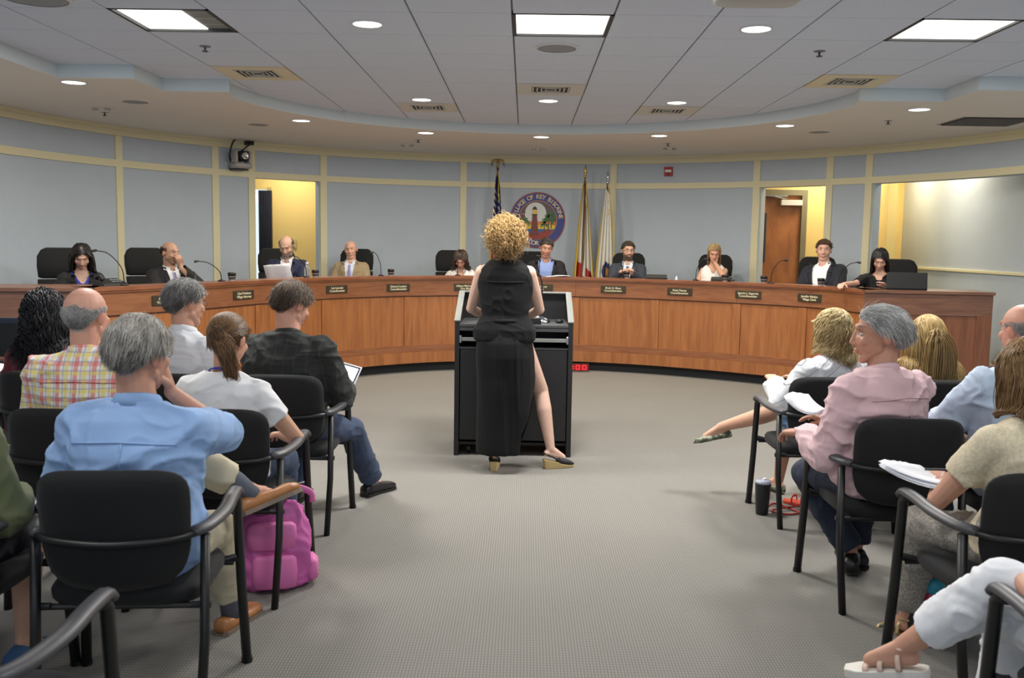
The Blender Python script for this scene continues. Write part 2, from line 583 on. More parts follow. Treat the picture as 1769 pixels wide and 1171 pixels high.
# tiles
X0, Y0, TS = -0.1, 5.73, 0.61
def clip(poly, f):
    out = []
    for i in range(len(poly)):
        a, b = poly[i], poly[(i + 1) % len(poly)]
        fa_, fb_ = f(a), f(b)
        if fa_ >= 0: out.append(a)
        if (fa_ >= 0) != (fb_ >= 0):
            t = fa_ / (fa_ - fb_)
            out.append((a[0] + (b[0] - a[0]) * t, a[1] + (b[1] - a[1]) * t))
    return out
special = {(-4, 0), (0, 0), (4, 0)}
vents = {(-4, 3): 0, (-2, 6): 1, (0, 4): 2, (2, 6): 3, (4, 3): 4}
tile_cache = {}
for i in range(-6, 7):
    for j in range(-2, 9):
        x0, y0 = X0 + i * TS, Y0 + j * TS
        if (i, j) in special or (i, j) in vents: continue
        if j >= 4:
            poly = [(x0, y0), (x0 + TS, y0), (x0 + TS, y0 + TS), (x0, y0 + TS)]
            poly = [(min(max(x, x0 + .006), x0 + TS - .006), min(max(y, y0 + .003), y0 + TS - .003)) for x, y in poly]
            for k in range(0, 36):
                a_ = math.radians(-90 + 180 * k / 35)
                sx, sy = math.sin(a_), math.cos(a_)
                poly = clip(poly, lambda p: CR - 0.01 - ((p[0] - CCx) * sx + (p[1] - CCy) * sy))
                if len(poly) < 3: break
            if len(poly) < 3: continue
            xs = [p[0] for p in poly]; ys = [p[1] for p in poly]
            if (max(xs) - min(xs)) * (max(ys) - min(ys)) < 0.004: continue
            MB().prism(poly, ZC, ZC + .016).build('tile', M_tile, ceil)
        else:
            if j == 3 and (x0 < -3.2 or x0 > 3.5): continue
            if j == 2 and (x0 < -3.8 or x0 > 4.1): continue
            if x0 < -3.8 or x0 + TS > 4.2: continue
            if 't' not in tile_cache:
                tile_cache['t'] = MB().bb(.006, TS - .006, .003, TS - .003, 0, .016).mesh('tile', M_tile)
            link('tile', tile_cache['t'], ceil).location = (x0, y0, ZC)
MB().bb(-3.75, 4.16, -3.9, Y0 - 2 * TS, ZC, ZC + .016).build('rear_tiles', M_tile, ceil)

# troffers
troff = [((-4, 0), 'recessed square ceiling light at upper left, one third of it unlit', True),
         ((0, 0), 'bright square ceiling light in the centre of the tiled ceiling', False),
         ((4, 0), 'bright square ceiling light at upper right of the tiled ceiling', False)]
for (i, j), lb, part in troff:
    x0, y0 = X0 + i * TS, Y0 + j * TS
    t = thing('ceiling_light', lb, 'ceiling light', (x0 + TS / 2, y0 + TS / 2, ZC), group='square recessed ceiling lights')
    h = TS / 2
    fr = MB()
    for s_ in (-1, 1):
        fr.bb(s_ * h, s_ * (h - .022), -h, h, -.002, .08)
        fr.bb(-h, h, s_ * h, s_ * (h - .022), -.002, .08)
    fr.build('frame', M_darkgrey, t)
    if part:
        MB().bb(-h + .03, 0.11, -h + .022, h - .022, .012, .02).build('diffuser', M_lightface, t)
        MB().bb(0.12, h - .022, -h + .022, h - .022, .06, .07).build('unlit_reflector', mat('reflector', (190, 190, 178), 0.3), t)
        for q in range(1, 4):
            MB().bb(0.12, h - .022, -h + q * TS / 4 - .004, -h + q * TS / 4 + .004, .015, .06).build('louvre', mat('reflector', (190, 190, 178), 0.3), t)
    else:
        MB().bb(-h + .022, h - .022, -h + .022, h - .022, .012, .02).build('diffuser', M_lightface, t)
    area('lamp', (0, 0, -0.012), 0.52, 0.52, *L_TROFFER, parent=t)
# further troffers over the audience, out of the frame
for x_, y_ in ((-2.24, 2.4), (0.2, 2.4), (2.65, 2.4), (-2.24, -1.0), (0.2, -1.0), (2.65, -1.0)):
    area('ceiling_lamp', (x_, y_, ZC - .02), 0.55, 0.55, L_TROFFER[0] * .25, L_TROFFER[1])

def downlight(x, y, z, label, power):
    t = thing('downlight', label, 'downlight', (x, y, z), group='round recessed downlights')
    MB().lathe([(.085, .004), (.105, .004), (.105, -.006), (.098, -.009), (.085, -.004)], n=28, caps=False).build('trim_ring', M_white, t, smooth=True)
    MB().cyl((0, 0, -.0015), .09, .009, 28).build('lens', M_lightface, t)
    area('lamp', (0, 0, -.014), 0.17, 0.17, *power, shape='DISK', parent=t)
for x, y, lb in [(-1.02, 6.04, 'round downlight in the tiles left of the central square light'),
                 (1.43, 6.04, 'round downlight in the tiles right of the central square light'),
                 (-1.02, 9.15, 'round downlight in front of the left air vent'),
                 (0.2, 9.12, 'round downlight behind the central air vent'),
                 (1.43, 9.12, 'round downlight beside the right air vent')]:
    downlight(x, y, ZC, lb, L_DOWN)
for x, y, lb in [(-3.72, 7.75, 'leftmost round downlight in the plaster soffit'),
                 (-2.39, 10.0, 'second round downlight from the left in the soffit'),
                 (-1.17, 10.95, 'soffit downlight left of the seal, third from the left'),
                 (0.17, 11.2, 'middle soffit downlight above the seal'),
                 (1.52, 10.9, 'soffit downlight above the red fire alarm'),
                 (2.67, 9.85, 'soffit downlight above the right doorway, second from the right'),
                 (3.53, 8.6, 'rightmost round downlight in the plaster soffit')]:
    downlight(x, y, ZS - .0045, lb, L_COVE)

# air diffusers
vl = ['four-way air vent in the tiles at left, yellowed frame', 'square air vent behind the left tile downlight', 'square air vent in front of the central tile downlight',
      'square air vent behind the right tile downlight', 'four-way air vent in the tiles at right, yellowed frame']
M_vent = mat('vent_cream', (214, 212, 202), 0.6)
M_vy = mat('vent_yellowed', (226, 214, 182), 0.6)  # yellow tint of the warm lighting put into the frame colour
for (i, j), k in vents.items():
    x0, y0 = X0 + (i + .5) * TS, Y0 + (j + .5) * TS
    t = thing('ceiling_vent', vl[k], 'air vent', (x0, y0, ZC), group='square ceiling air vents')
    h = TS / 2 - .006
    mt = M_vy if k in (0, 4) else M_vent
    fr = MB()
    for s_ in (-1, 1):
        fr.bb(s_ * h, s_ * (h - .13), -h, h, -.004, .01)
        fr.bb(-h + .13, h - .13, s_ * h, s_ * (h - .13), -.004, .01)
    fr.build('frame', mt, t)
    MB().bb(-h + .13, h - .13, -h + .13, h - .13, .008, .010).build('duct', M_black, t)
    q0 = h - .135
    for q in range(4):
        r0 = q0 * (1 - q * .23)
        sl = MB()
        for s_ in (-1, 1):
            sl.bb(s_ * r0, s_ * (r0 - .013), -r0, r0, -.005, -.002)
            sl.bb(-r0, r0, s_ * r0, s_ * (r0 - .013), -.005, -.002)
        sl.build('louvre', M_vent, t)
M_spk = mat('speaker_grille', (150, 152, 155), 0.7)
for x, y, z, r, lb in [(0.2, 6.68, ZC, .15, 'round ceiling speaker just behind the central square light'), (-3.65, 8.8, ZS, .13, 'round speaker in the soffit near the leftmost downlight'),
                    (-2.96, 10.4, ZS, .12, 'round speaker in the soffit above the wall camera'), (3.18, 10.35, ZS, .12, 'round speaker in the soffit above the right doorway'),
                    (-2.85, 5.5, ZC, .2, 'round ceiling speaker at the top left corner')]:
    t = thing('ceiling_speaker', lb, 'speaker', (x, y, z), group='round ceiling speakers')
    MB().lathe([(r * .86, 0), (r, 0), (r, -.006), (r * .9, -.01)], n=32, caps=False).build('rim', M_white if z > 2.9 else M_soffit, t, smooth=True)
    MB().lathe([(.001, -.009), (r * .5, -.009), (r * .9, -.007), (r * .9, 0)], n=32).build('grille', M_spk, t)
for x, y, z, lb in [(-2.31, 6.8, ZC, 'fire sprinkler below the tiles near the upper left light'), (2.03, 6.69, ZC, 'fire sprinkler below the tiles near the upper right light'),
                 (-4.3, 9.6, ZS, 'fire sprinkler under the left soffit'), (3.56, 9.4, ZS, 'fire sprinkler under the right soffit'),
                 (-1.35, 11.75, ZS, 'fire sprinkler in the rear soffit left of the flags'), (1.75, 11.75, ZS, 'fire sprinkler in the rear soffit right of the flags')]:
    t = thing('sprinkler', lb, 'sprinkler', (x, y, z), group='ceiling fire sprinklers')
    MB().lathe([(.04, 0), (.04, -.004), (.012, -.008)], n=16).build('rose', M_grey, t)
    MB().cyl((0, 0, -.017), .008, .034, 8).cyl((0, 0, -.036), .022, .004, 12).build('head', M_darkgrey, t)
for x, y, lb in [(-4.17, 9.25, 'small twin wall-washer fitting in the left soffit'), (-1.56, 12.3, 'small twin wall-washer fitting above the long left wall panel'), (0.15, 12.55, 'small twin wall-washer fitting above the seal'),
              (1.84, 12.2, 'small twin wall-washer fitting above the red alarm')]:
    t = thing('spot_fitting', lb, 'spotlight', (x, y, ZS), group='small twin spot fittings')
    MB().bb(-.11, .11, -.04, .04, -.012, -.004).build('plate', M_soffit, t, bevel=.003)
    for s_ in (-1, 1):
        MB().cyl((s_ * .06, -.01, -.02), .03, .03, 14).build('spot', M_chrome, t, smooth=False)
t = thing('return_grille', 'grey slatted return-air grille in the right soffit', 'air vent', (4.5, 9.35, ZS))
MB().bb(-.36, .36, -.3, .3, -.006, 0).build('frame', mat('grille_grey', (120, 116, 112), 0.6), t)
for q in range(14):
    MB().box((0, -.26 + q * .04, -.01), (.66, .026, .003), R=[[1, 0, 0], [0, .8, -.6], [0, .6, .8]]).build('slat', mat('grille_slat', (134, 128, 122), 0.6), t)
# projector at the top of the frame
t = thing('projector', 'pale ceiling projector at the top edge of the frame', 'projector', (1.12, 4.70, 2.83))
MB().loft([((0, 0, z), (1, 0, 0), (0, 1, 0), a_, b_, 5) for z, a_, b_ in ((-.06, .19, .13), (-.05, .21, .15), (.05, .21, .15), (.06, .19, .13))], 32).build('casing', mat('projector_grey', (190, 192, 190), 0.5), t, smooth=True)
MB().cyl((0, 0, .085), .05, .06, 12).build('mount_plate', M_white, t)
MB().cyl((.2, 0, 0), .012, .03, 12, axis=0).build('port', M_black, t)

# ================================================================== the dais desk
dpts = [(-3.5,7.5),(-3.28,7.95),(-3.0,8.5),(-2.7,9.3),(-2.2,10.35),(-1.45,11.1),(-.6,11.5),(.45,11.62),(1.3,11.45),(2.05,11.1),(2.8,10.6),(3.25,10.1),(3.44,9.46)]
D0 = crom(dpts, 16)
DS = np.r_[0, np.cumsum(np.hypot(*np.diff(D0, axis=0).T))]
def dpath(s0, s1, step=0.09):
    k = max(2, int((s1 - s0) / step) + 1)
    s = np.linspace(s0, s1, k)
    P = np.c_[np.interp(s, DS, D0[:, 0]), np.interp(s, DS, D0[:, 1])]
    h = 0.06
    A = np.c_[np.interp(s - h, DS, D0[:, 0]), np.interp(s - h, DS, D0[:, 1])]
    B = np.c_[np.interp(s + h, DS, D0[:, 0]), np.interp(s + h, DS, D0[:, 1])]
    T = B - A
    T /= np.linalg.norm(T, axis=1)[:, None]
    N = np.c_[T[:, 1], -T[:, 0]]        # towards the room
    return P, N
desk = thing('council_desk', 'long curved orange-brown wooden council desk with bronze name plates', 'desk', (0.3, 11.0, 0))
DO = np.array((0.3, 11.0))
def dstrip(name, s0, s1, o0, o1, z0, z1, m, parent=desk):
    P, N = dpath(s0, s1)
    return MB().strip(P - DO, N, o0, o1, z0, z1).build(name, m, parent)
SL = DS[-1]
dstrip('counter_top', 0, SL, 0.025, -0.26, 1.135, 1.165, M_woodt)
dstrip('counter_edge', 0, SL, 0.015, -0.02, 1.118, 1.136, M_woodh)
seams = [-0.02, 1.0, 2.04, 3.12, 4.28, 5.34, 6.4, 7.39, 8.4, 9.2, SL]
for s0, s1 in zip([0] + seams[2:-1:2], seams[2:-1:2] + [SL]):
    dstrip('fascia_band', s0 + .001, s1 - .001, 0.0, -0.03, 0.93, 1.12, M_woodh)
dstrip('band_shadow_strip', 0, SL, -.012, -.03, .915, .931, mat('wood_shadow_gap', (86, 50, 28), .6))
for s in seams[1:-1]:
    dstrip('stile', s - .05, s + .05, -0.006, -0.035, 0.325, 0.916, M_wood)
for s0, s1 in zip(seams[:-1], seams[1:]):
    dstrip('panel', max(s0, 0) + .053, s1 - .053, -0.016, -0.035, 0.325, 0.916, M_wood)
dstrip('base_rail', 0, SL, 0.0, -0.04, 0.25, 0.327, M_woodh)
dstrip('plinth', 0, SL, 0.02, -0.04, 0.115, 0.248, M_wood)
dstrip('toe_kick', 0, SL, -0.09, -0.13, 0.0, 0.116, M_kick)
dstrip('work_surface', 0, SL, -0.2, -0.72, 0.93, 0.955, M_woodt)
dstrip('back_panel', 0, SL, -0.22, -0.25, 0.2, 1.136, M_woodd2)
# straight wings
def wing(name, label, a, b, mats, endcap):
    a, b = np.array(a, float), np.array(b, float)
    L = np.linalg.norm(b - a)
    d = (b - a) / L
    n = np.array((d[1], -d[0]))
    if n[1] > 0: n = -n
    t = thing(name, label, 'desk', (*a, 0), math.atan2(d[1], d[0]))
    sgn = 1.0 if n @ np.array((-d[1], d[0])) > 0 else -1.0
    f = -1   # room side is local -y
    def bar(nm, x0, x1, o0, o1, z0, z1, m):
        MB().bb(x0, x1, -o0 * sgn * f * f if False else -o0, -o1, z0, z1).build(nm, m, t, bevel=0.002)
    return t, L, bar
t, L, bar = wing('desk_wing', 'straight darker wooden wing at the right end of the council desk', (3.44, 9.46), (4.68, 9.34), None, True)
def wingparts(bar, L, seam):
    bar('counter_top', 0, L + .01, 0.025, -0.6, 1.135, 1.165, M_woodd)
    bar('fascia_band', 0, L, 0.0, -0.03, 0.92, 1.135, M_woodd)
    for x0, x1 in seam:
        bar('panel', x0, x1, -.014, -.03, .325, .92, M_woodd2)
    for x0, x1 in [(0, seam[0][0])] + [(a[1], b[0]) for a, b in zip(seam[:-1], seam[1:])] + [(seam[-1][1], L)]:
        bar('stile', x0, x1, 0, -.03, .325, .92, M_woodd2)
    bar('base_rail', 0, L, 0.0, -0.04, 0.25, 0.325, M_woodd)
    bar('plinth', 0, L, 0.02, -0.04, 0.115, 0.248, M_woodd2)
    bar('toe_kick', 0, L - .08, -0.09, -0.5, 0.0, 0.116, M_kick)
wingparts(bar, L, [(.05, .62), (.68, 1.1)])
bar('end_panel', L - .03, L, -.03, -.58, 0.0, 1.135, M_woodd2)
t, L, bar = wing('desk_wing', 'straight grey-brown wooden wing at the left end of the council desk', (-5.15, 7.1), (-3.5, 7.5), None, False)
wingparts(bar, L, [(.05, .78), (.86, 1.58)])

# name plates on the fascia band
M_plate = mat('bronze_plate', (66, 58, 44), 0.4, metal=0.3)
M_letter = mat('plate_lettering', (214, 204, 170), 0.5)
plates = [(0.75, 'Andrea Agha', 'Village Manager'), (1.79, 'Chad Friedman', 'Village Attorney'), (3.28, 'Luis Lauredo', 'Councilmember'), (4.14, 'Edward London', 'Councilmember'),
          (5.03, 'Allison McCormick', 'Vice Mayor'), (5.96, 'Mike Davey', 'Mayor'), (6.87, 'Brett G. Moss', 'Councilmember'), (7.7, 'Katie Petros', 'Councilmember'),
          (8.54, 'Ignacio J. Segurola', 'Councilmember'), (9.29, 'Jennifer Medina', 'Village Clerk')]
for s, l1, l2 in plates:
    P, N = dpath(s, s + .001)
    p, n_ = P[0] - DO, N[0]
    rz = math.atan2(n_[1], n_[0]) + PI / 2
    pl = MB().bb(-.155, .155, -.012, 0, -.045, .045).build('nameplate', M_plate, desk, bevel=.004)
    pl.location = (p[0] + n_[0] * .001, p[1] + n_[1] * .001, 1.03)
    pl.rotation_euler = (0, 0, rz)
    for q, (tx, dz) in enumerate(((l1, .015), (l2, -.018))):
        me = text_mesh(tx, .034, bold=.0008)
        me.materials.clear(); me.materials.append(M_letter)
        o = link('lettering', me, pl)
        o.rotation_euler = (PI / 2, 0, 0)
        o.location = (0, -.0125, dz)

# raised floor behind the desk
P, N = dpath(0, SL, .25)
V, F = [], []
for p, q in zip(P, N):
    a_ = p - q * .13
    dv = a_ - np.array(WC)
    o_ = np.array(WC) + dv / np.linalg.norm(dv) * (WR - .03)
    for c_, z in ((a_, 0.001), (a_, .2), (o_, .2), (o_, 0.001)):
        V.append((*c_, z))
k = len(P) - 1
F = [(4 * i + j, 4 * i + 4 + j, 4 * i + 4 + (j + 1) % 4, 4 * i + (j + 1) % 4) for i in range(k) for j in range(4)] + [(0, 1, 2, 3), (4 * k + 3, 4 * k + 2, 4 * k + 1, 4 * k)]
tag(MB().add(V, F).build('floor_dais', M_carpet), kind='structure')

# red countdown clock in the toe space
t = thing('countdown_clock', 'red digital countdown clock under the desk right of the lectern', 'clock', (0.66, 11.45, 0), 0)
MB().bb(-.16, .16, 0, .04, .015, .105).build('case', mat('clock_case', (46, 6, 8), .4), t, bevel=.003)
M_led = mat('led_red', (255, 40, 50), .5, emit=(255, 38, 52), estr=2.2)
M_leds = mat('led_glow_panel', (150, 8, 16), .5, emit=(150, 8, 18), estr=.12)
MB().bb(-.15, .15, -.003, .001, .025, .095).build('display', M_leds, t)
def digit(mb, cx, on='abcdef'):
    wd, hh, q = .020, .026, .0032
    segs = {'a': (0, 1), 'd': (0, -1), 'g': (0, 0)}
    for k_ in on:
        if k_ in segs:
            z = .06 + segs[k_][1] * hh
            mb.bb(cx - wd * .8, cx + wd * .8, -.008, -.003, z - q, z + q)
        else:
            sx = 1 if k_ in 'bc' else -1
            z0, z1 = (.062, .06 + hh) if k_ in 'bf' else (.06 - hh, .058)
            mb.bb(cx + sx * wd - q, cx + sx * wd + q, -.008, -.003, z0, z1)
for cx_ in (-.105, .02, .1):
    d_ = MB(); digit(d_, cx_); d_.build('digit', M_led, t)
d_ = MB(); d_.bb(-.046, -.036, -.008, -.003, .068, .078).bb(-.046, -.036, -.008, -.003, .042, .052); d_.build('colon', M_led, t)
t = thing('floor_outlet', 'small black power outlet box at the foot of the desk', 'outlet', (2.34, 11.05, 0), -.45)
MB().bb(-.06, .06, 0, .04, .0, .1).build('box', M_black, t, bevel=.004)
MB().bb(-.006, .006, -.004, 0, .05, .075).build('socket', M_white, t)

# ================================================================== lectern
t = thing('lectern', 'black lectern cabinet with sloped sides at the centre of the aisle', 'lectern', (-0.07, 6.8, 0))
M_lec = mat('lectern_black', (22, 21, 22), 0.5, noise=(6, .1))
M_lecg = mat('lectern_edge', (120, 122, 118), 0.4)
for sx in (-1, 1):
    x0, x1 = sx * .435, sx * .40
    pf = [(0, 0), (.60, 0), (.60, 1.19), (.52, 1.19), (0, 1.0)]
    V = [(x, y, z) for x in (x0, x1) for y, z in pf]
    MB().add(V, [(0, 1, 2, 3, 4), (9, 8, 7, 6, 5)] + [(i, (i + 1) % 5, 5 + (i + 1) % 5, 5 + i) for i in range(5)]).build('side_panel', M_lec, t, bevel=.002)
    L_ = math.hypot(.52, .19)
    e_ = MB().box((sx * .4175, .26, 1.095 + .006), (.045, L_ + .01, .014), R=np.array(Matrix.Rotation(math.atan2(.19, .52), 3, 'X')))
    e_.build('edge_trim', M_lecg, t, bevel=.003)
MB().bb(-.40, .40, .56, .6, .08, 1.185).build('front_panel', M_lec, t)
MB().bb(-.44, .44, .515, .605, 1.188, 1.20).build('edge_trim', M_lecg, t, bevel=.003)
MB().bb(-.40, .40, 0.0, .56, .965, .985).build('work_surface', mat('lectern_top', (66, 67, 68), .45), t, bevel=.002)
MB().bb(-.40, .40, .004, .03, .935, .965).build('top_rail', M_darkgrey, t)
MB().bb(-.40, .40, .02, .5, .80, .815).build('keyboard_shelf', M_lec, t)
MB().bb(-.385, .385, -.004, .012, .858, .885).build('drawer_bar', M_lecg, t, bevel=.002)
for sx in (-1, 1):
    MB().bb(sx * .385, sx * .40, -.008, .03, .845, .90).build('bracket', M_chrome, t, bevel=.002)
for sx in (-1, 1):
    dd = MB().bb(sx * .395, sx * .003, .006, .026, .12, .80)
    dd.build('door', M_lec, t, bevel=.003)
MB().bb(-.40, .40, .004, .025, .803, .812).build('door_rail', M_darkgrey, t)
MB().bb(-.40, .40, .03, .56, .08, .10).build('bottom_shelf', M_lec, t)
for sx in (-1, 1):
    for y_ in (.1, .5):
        MB().cyl((sx * .33, y_, .035), .035, .025, 14, axis=0).build('caster', M_black, t)
t = thing('microphone', 'gooseneck microphone with chrome base standing on the lectern', 'microphone', (0.13, 7.0, .985))
MB().lathe([(.07, 0), (.07, .01), (.055, .03), (.02, .045), (.012, .05)], n=24).build('base', M_chrome, t, smooth=True)
pth = crom([(0, 0, .04), (0, 0, .16), (.005, -.005, .28), (-.02, -.02, .36), (-.05, -.04, .39)], 6)
MB().tube(pth, .006, 6).build('gooseneck', M_black, t, smooth=True)
MB().cap((-.045, -.04, .385), (-.08, -.06, .405), .012, .016, 10).build('head', mat('mic_blue_black', (26, 30, 52), .5), t, smooth=True)
t = thing('mouse', 'small black device lying on the lectern right of the microphone', 'mouse', (0.27, 7.02, .985))
MB().sph((0, 0, .012), (.03, .045, .016), 12).build('body', M_black, t, smooth=True)
MB().sph((0, -.03, .022), (.01, .01, .008), 8).build('wheel', M_darkgrey, t, smooth=True)
t = thing('document_box', 'black box with a white label strip on the lectern beside the elbow', 'box', (0.04, 6.9, .985))
MB().bb(-.09, .09, -.06, .06, 0, .05).build('case', M_black, t, bevel=.006)
MB().bb(-.085, .07, -.055, .02, .05, .058).build('sheet', M_paper, t, bevel=.002)

# ================================================================== seal on the wall
sa = math.radians(1.4)
t = thing('wall_seal', 'round painted seal with a lighthouse and palms on the rear wall', 'seal', (WC[0] + (WR - .03) * math.sin(sa), WC[1] + (WR - .03) * math.cos(sa), 1.92), 0)
def disc(r, y0, y1, name, m, cx=0, cz=0, n=64):
    return MB().cyl((cx, (y0 + y1) / 2, cz), r, abs(y1 - y0), n, axis=1).build(name, m, t)
disc(.405, -.0, .03, 'rim', mat('seal_red', (158, 62, 48), .5))
disc(.39, -.004, 0.0, 'blue_ring', mat('seal_blue', (52, 62, 138), .5))
disc(.285, -.009, -.004, 'ring_edge', mat('seal_gold', (196, 130, 70), .5))
disc(.275, -.013, -.008, 'sky', mat('seal_dusk', (96, 76, 88), .5))
def flat(name, poly, m, y, R=.273):
    for k in range(40):
        a_ = 2 * PI * k / 40
        poly = clip(poly, lambda p: R - p[0] * math.cos(a_) - p[1] * math.sin(a_))
        if len(poly) < 3: return
    V = [(x, y, z) for x, z in poly] + [(x, y + .003, z) for x, z in poly]
    n = len(poly)
    MB().add(V, [tuple(range(n)), tuple(range(n, 2 * n))[::-1]] + [(i, (i + 1) % n, n + (i + 1) % n, n + i) for i in range(n)]).build(name, m, t)
flat('moon', [(-.03 + .155 * math.cos(q / 24 * 2 * PI), .1 + .155 * math.sin(q / 24 * 2 * PI)) for q in range(24)], mat('seal_moon', (214, 216, 212), .5), -.016)
flat('sunset', [(-.3, -.12), (.3, -.12), (.3, -.02), (-.3, -.02)], mat('seal_orange', (220, 132, 48), .5), -.018)
flat('sunset', [(-.3, -.14), (.3, -.14), (.3, -.07), (-.3, -.07)], mat('seal_yellow', (226, 196, 66), .5), -.020)
flat('sea', [(-.3, -.2), (.3, -.2), (.3, -.13), (-.3, -.13)], mat('seal_sea', (48, 92, 150), .5), -.022)
flat('shore', [(-.3, -.3), (.3, -.3), (.3, -.15), (.12, -.14), (.02, -.19), (-.3, -.2)], mat('seal_shore', (150, 52, 44), .5), -.024)
M_green = mat('seal_green', (64, 110, 58), .5)
def palm(cx, cz, s, tz):
    flat('palm_trunk', [(cx - .008, tz), (cx + .008, tz), (cx + .006, cz), (cx - .004, cz)], mat('seal_trunk', (84, 62, 40), .5), -.026)
    for q in range(9):
        a_ = math.radians(-35 + 250 * q / 8)
        ex, ez = cx + s * math.cos(a_), cz + s * .75 * math.sin(a_) - (.03 if abs(math.cos(a_)) > .7 else 0)
        nx, nz = -math.sin(a_) * s * .13, math.cos(a_) * s * .13
        mx_, mz_ = (cx + ex) / 2, (cz + ez) / 2 + s * .12
        flat('palm_frond', [(cx, cz), (mx_ - nx, mz_ - nz), (ex, ez), (mx_ + nx, mz_ + nz)], M_green, -.029)
palm(.16, .0, .12, -.17)
palm(.20, .08, .09, -.12)
palm(.1, -.06, .07, -.18)
palm(-.19, -.03, .1, -.2)
flat('tower', [(-.105, -.22), (.015, -.22), (-.012, .07), (-.076, .07)], mat('seal_brick', (112, 50, 42), .5), -.032)
flat('gallery', [(-.085, .07), (-.003, .07), (-.003, .085), (-.085, .085)], mat('seal_dark', (40, 34, 36), .5), -.034)
flat('lantern', [(-.072, .085), (-.016, .085), (-.016, .15), (-.072, .15)], mat('seal_lamp', (232, 186, 62), .5), -.034)
flat('dome', [(-.08, .15), (-.008, .15), (-.02, .18), (-.044, .2), (-.068, .18)], mat('seal_dark', (40, 34, 36), .5), -.036)
M_sl = mat('seal_letters', (226, 204, 150), .5)
def ring_text(s, r, a0, a1, size, inward=False):
    for i, ch in enumerate(s):
        if ch == ' ': continue
        a_ = math.radians(a0 + (a1 - a0) * i / (len(s) - 1))
        me = text_mesh(ch, size, bold=.0015)
        me.materials.clear(); me.materials.append(M_sl)
        o = link('letter', me, t)
        o.location = (r * math.sin(a_), -.0055, r * math.cos(a_))
        o.rotation_euler = (PI / 2, (a_ + PI if inward else a_), 0)
        o.rotation_mode = 'XYZ'
        o.matrix_local = Matrix.Translation(o.location) @ Matrix.Rotation(a_ + (PI if inward else 0), 4, 'Y') @ Matrix.Rotation(PI / 2, 4, 'X')
ring_text('VILLAGE OF KEY BISCAYNE', .338, -82, 82, .088)
ring_text('FLORIDA', .338, 208, 152, .088, True)

# ================================================================== flags
def flag(name, label, x, y, top, zt, zb, wt, wb, colour, finial, seed):
    t = thing(name, label, 'flag', (x, y, 0.2))
    MB().lathe([(.16, 0), (.16, .015), (.05, .05), (.02, .09)], n=24).build('stand', M_brass, t, smooth=True)
    MB().cyl((0, 0, (zt - .2) / 2 + .05), .013, zt - .2, 10).build('pole', mat('flag_pole', (96, 66, 40), .4), t, smooth=True)
    zf = zt - .2
    if finial == 'eagle':
        e = MB().sph((0, 0, zf + .07), .022, 10)
        e.cap((0, 0, zf + .06), (0, 0, zf + .14), .018, .014).sph((0, -.015, zf + .16), .014, 8).cap((0, -.02, zf + .16), (0, -.04, zf + .155), .006, .003, 6)
        for sx in (-1, 1):
            e.tube([(0, 0, zf + .11), (sx * .035, 0, zf + .155), (sx * .07, 0, zf + .14), (sx * .09, 0, zf + .07)], [.014, .022, .02, .006], 8, flat=.35)
            e.cap((sx * .01, 0, zf + .07), (sx * .02, 0, zf + .03), .01, .004, 8)
        e.build('eagle_finial', mat('finial_gold', (150, 130, 90), .35, metal=.7), t, smooth=True)
    else:
        e = MB().lathe([(.014, 0), (.02, .03), (.01, .05), (.016, .07), (.022, .1), (.012, .15), (.002, .19)], c=(0, 0, zf), n=12)
        e.build('spear_finial', M_chrome if finial == 'silver' else M_brass, t, smooth=True)
    NU, NV = 110, 110
    rs = np.random.RandomState(seed)
    ph = rs.rand(4) * 6
    V, CC = [], []
    for j in range(NV + 1):
        v = j / NV
        z = zf - .05 - v * (zt - zb)
        wv = wt + (wb - wt) * (v ** .8)
        for i in range(NU + 1):
            u = i / NU
            fold = math.sin(u * 2 * PI * 4.5 + ph[0] + v * 1.2)
            xx = (u - .45) * wv + .018 * math.sin(u * 25 + ph[1]) * v
            yy = fold * (.02 + .045 * v) - .02 - .02 * math.sin(v * 5 + ph[2])
            if finial == 'gold': yy += .06
            zz = z - .10 * u * (1 - v * .3) + .03 * math.sin(u * 9 + ph[3]) * v
            V.append((xx, yy, zz)); CC.append(colour(u, v))
    F = [(j * (NU + 1) + i, j * (NU + 1) + i + 1, (j + 1) * (NU + 1) + i + 1, (j + 1) * (NU + 1) + i) for j in range(NV) for i in range(NU)]
    me = MB().add(V, F).mesh('flag_cloth', mat('flag_cloth', attr=True, rough=.6), True)
    ca = me.color_attributes.new('Col', 'FLOAT_COLOR', 'POINT')
    ca.data.foreach_set('color', np.c_[np.array([lin(c) for c in CC]), np.ones(len(CC))].ravel())
    o = link('cloth', me, t)
    md = o.modifiers.new('s', 'SOLIDIFY'); md.thickness = .004
    # gold cord
    MB().tube(crom([(0.0, -.02, zf - .0), (.02, -.05, zf - .12), (.012, -.06, zf - .3), (.03, -.07, zf - .42)], 5), .006, 5).build('cord', mat('gold_cord', (206, 168, 60), .6), t, smooth=True)
    return t
def us(u, v):
    if u < .06 or u > .97: return (206, 166, 60)
    if v < .64:
        a_, b_ = (u * 6) % 1 - .5, (v * 18) % 1 - .5
        return (226, 228, 234) if a_ * a_ + b_ * b_ < .07 and v > .12 else (32, 38, 92)
    return (176, 40, 48) if int(u * 9) % 2 == 0 else (228, 226, 222)
def fl(u, v):
    if u < .08: return (216, 178, 60)
    if u > .95 or v > .985: return (212, 176, 70)
    if (.60 + .1 * u < v < .74 and (u < .32 or u > .60)) or (v > .84 and u < .24) or (.74 < v < .80 and .3 < u < .5): return (182, 48, 44)
    return (226, 220, 206)
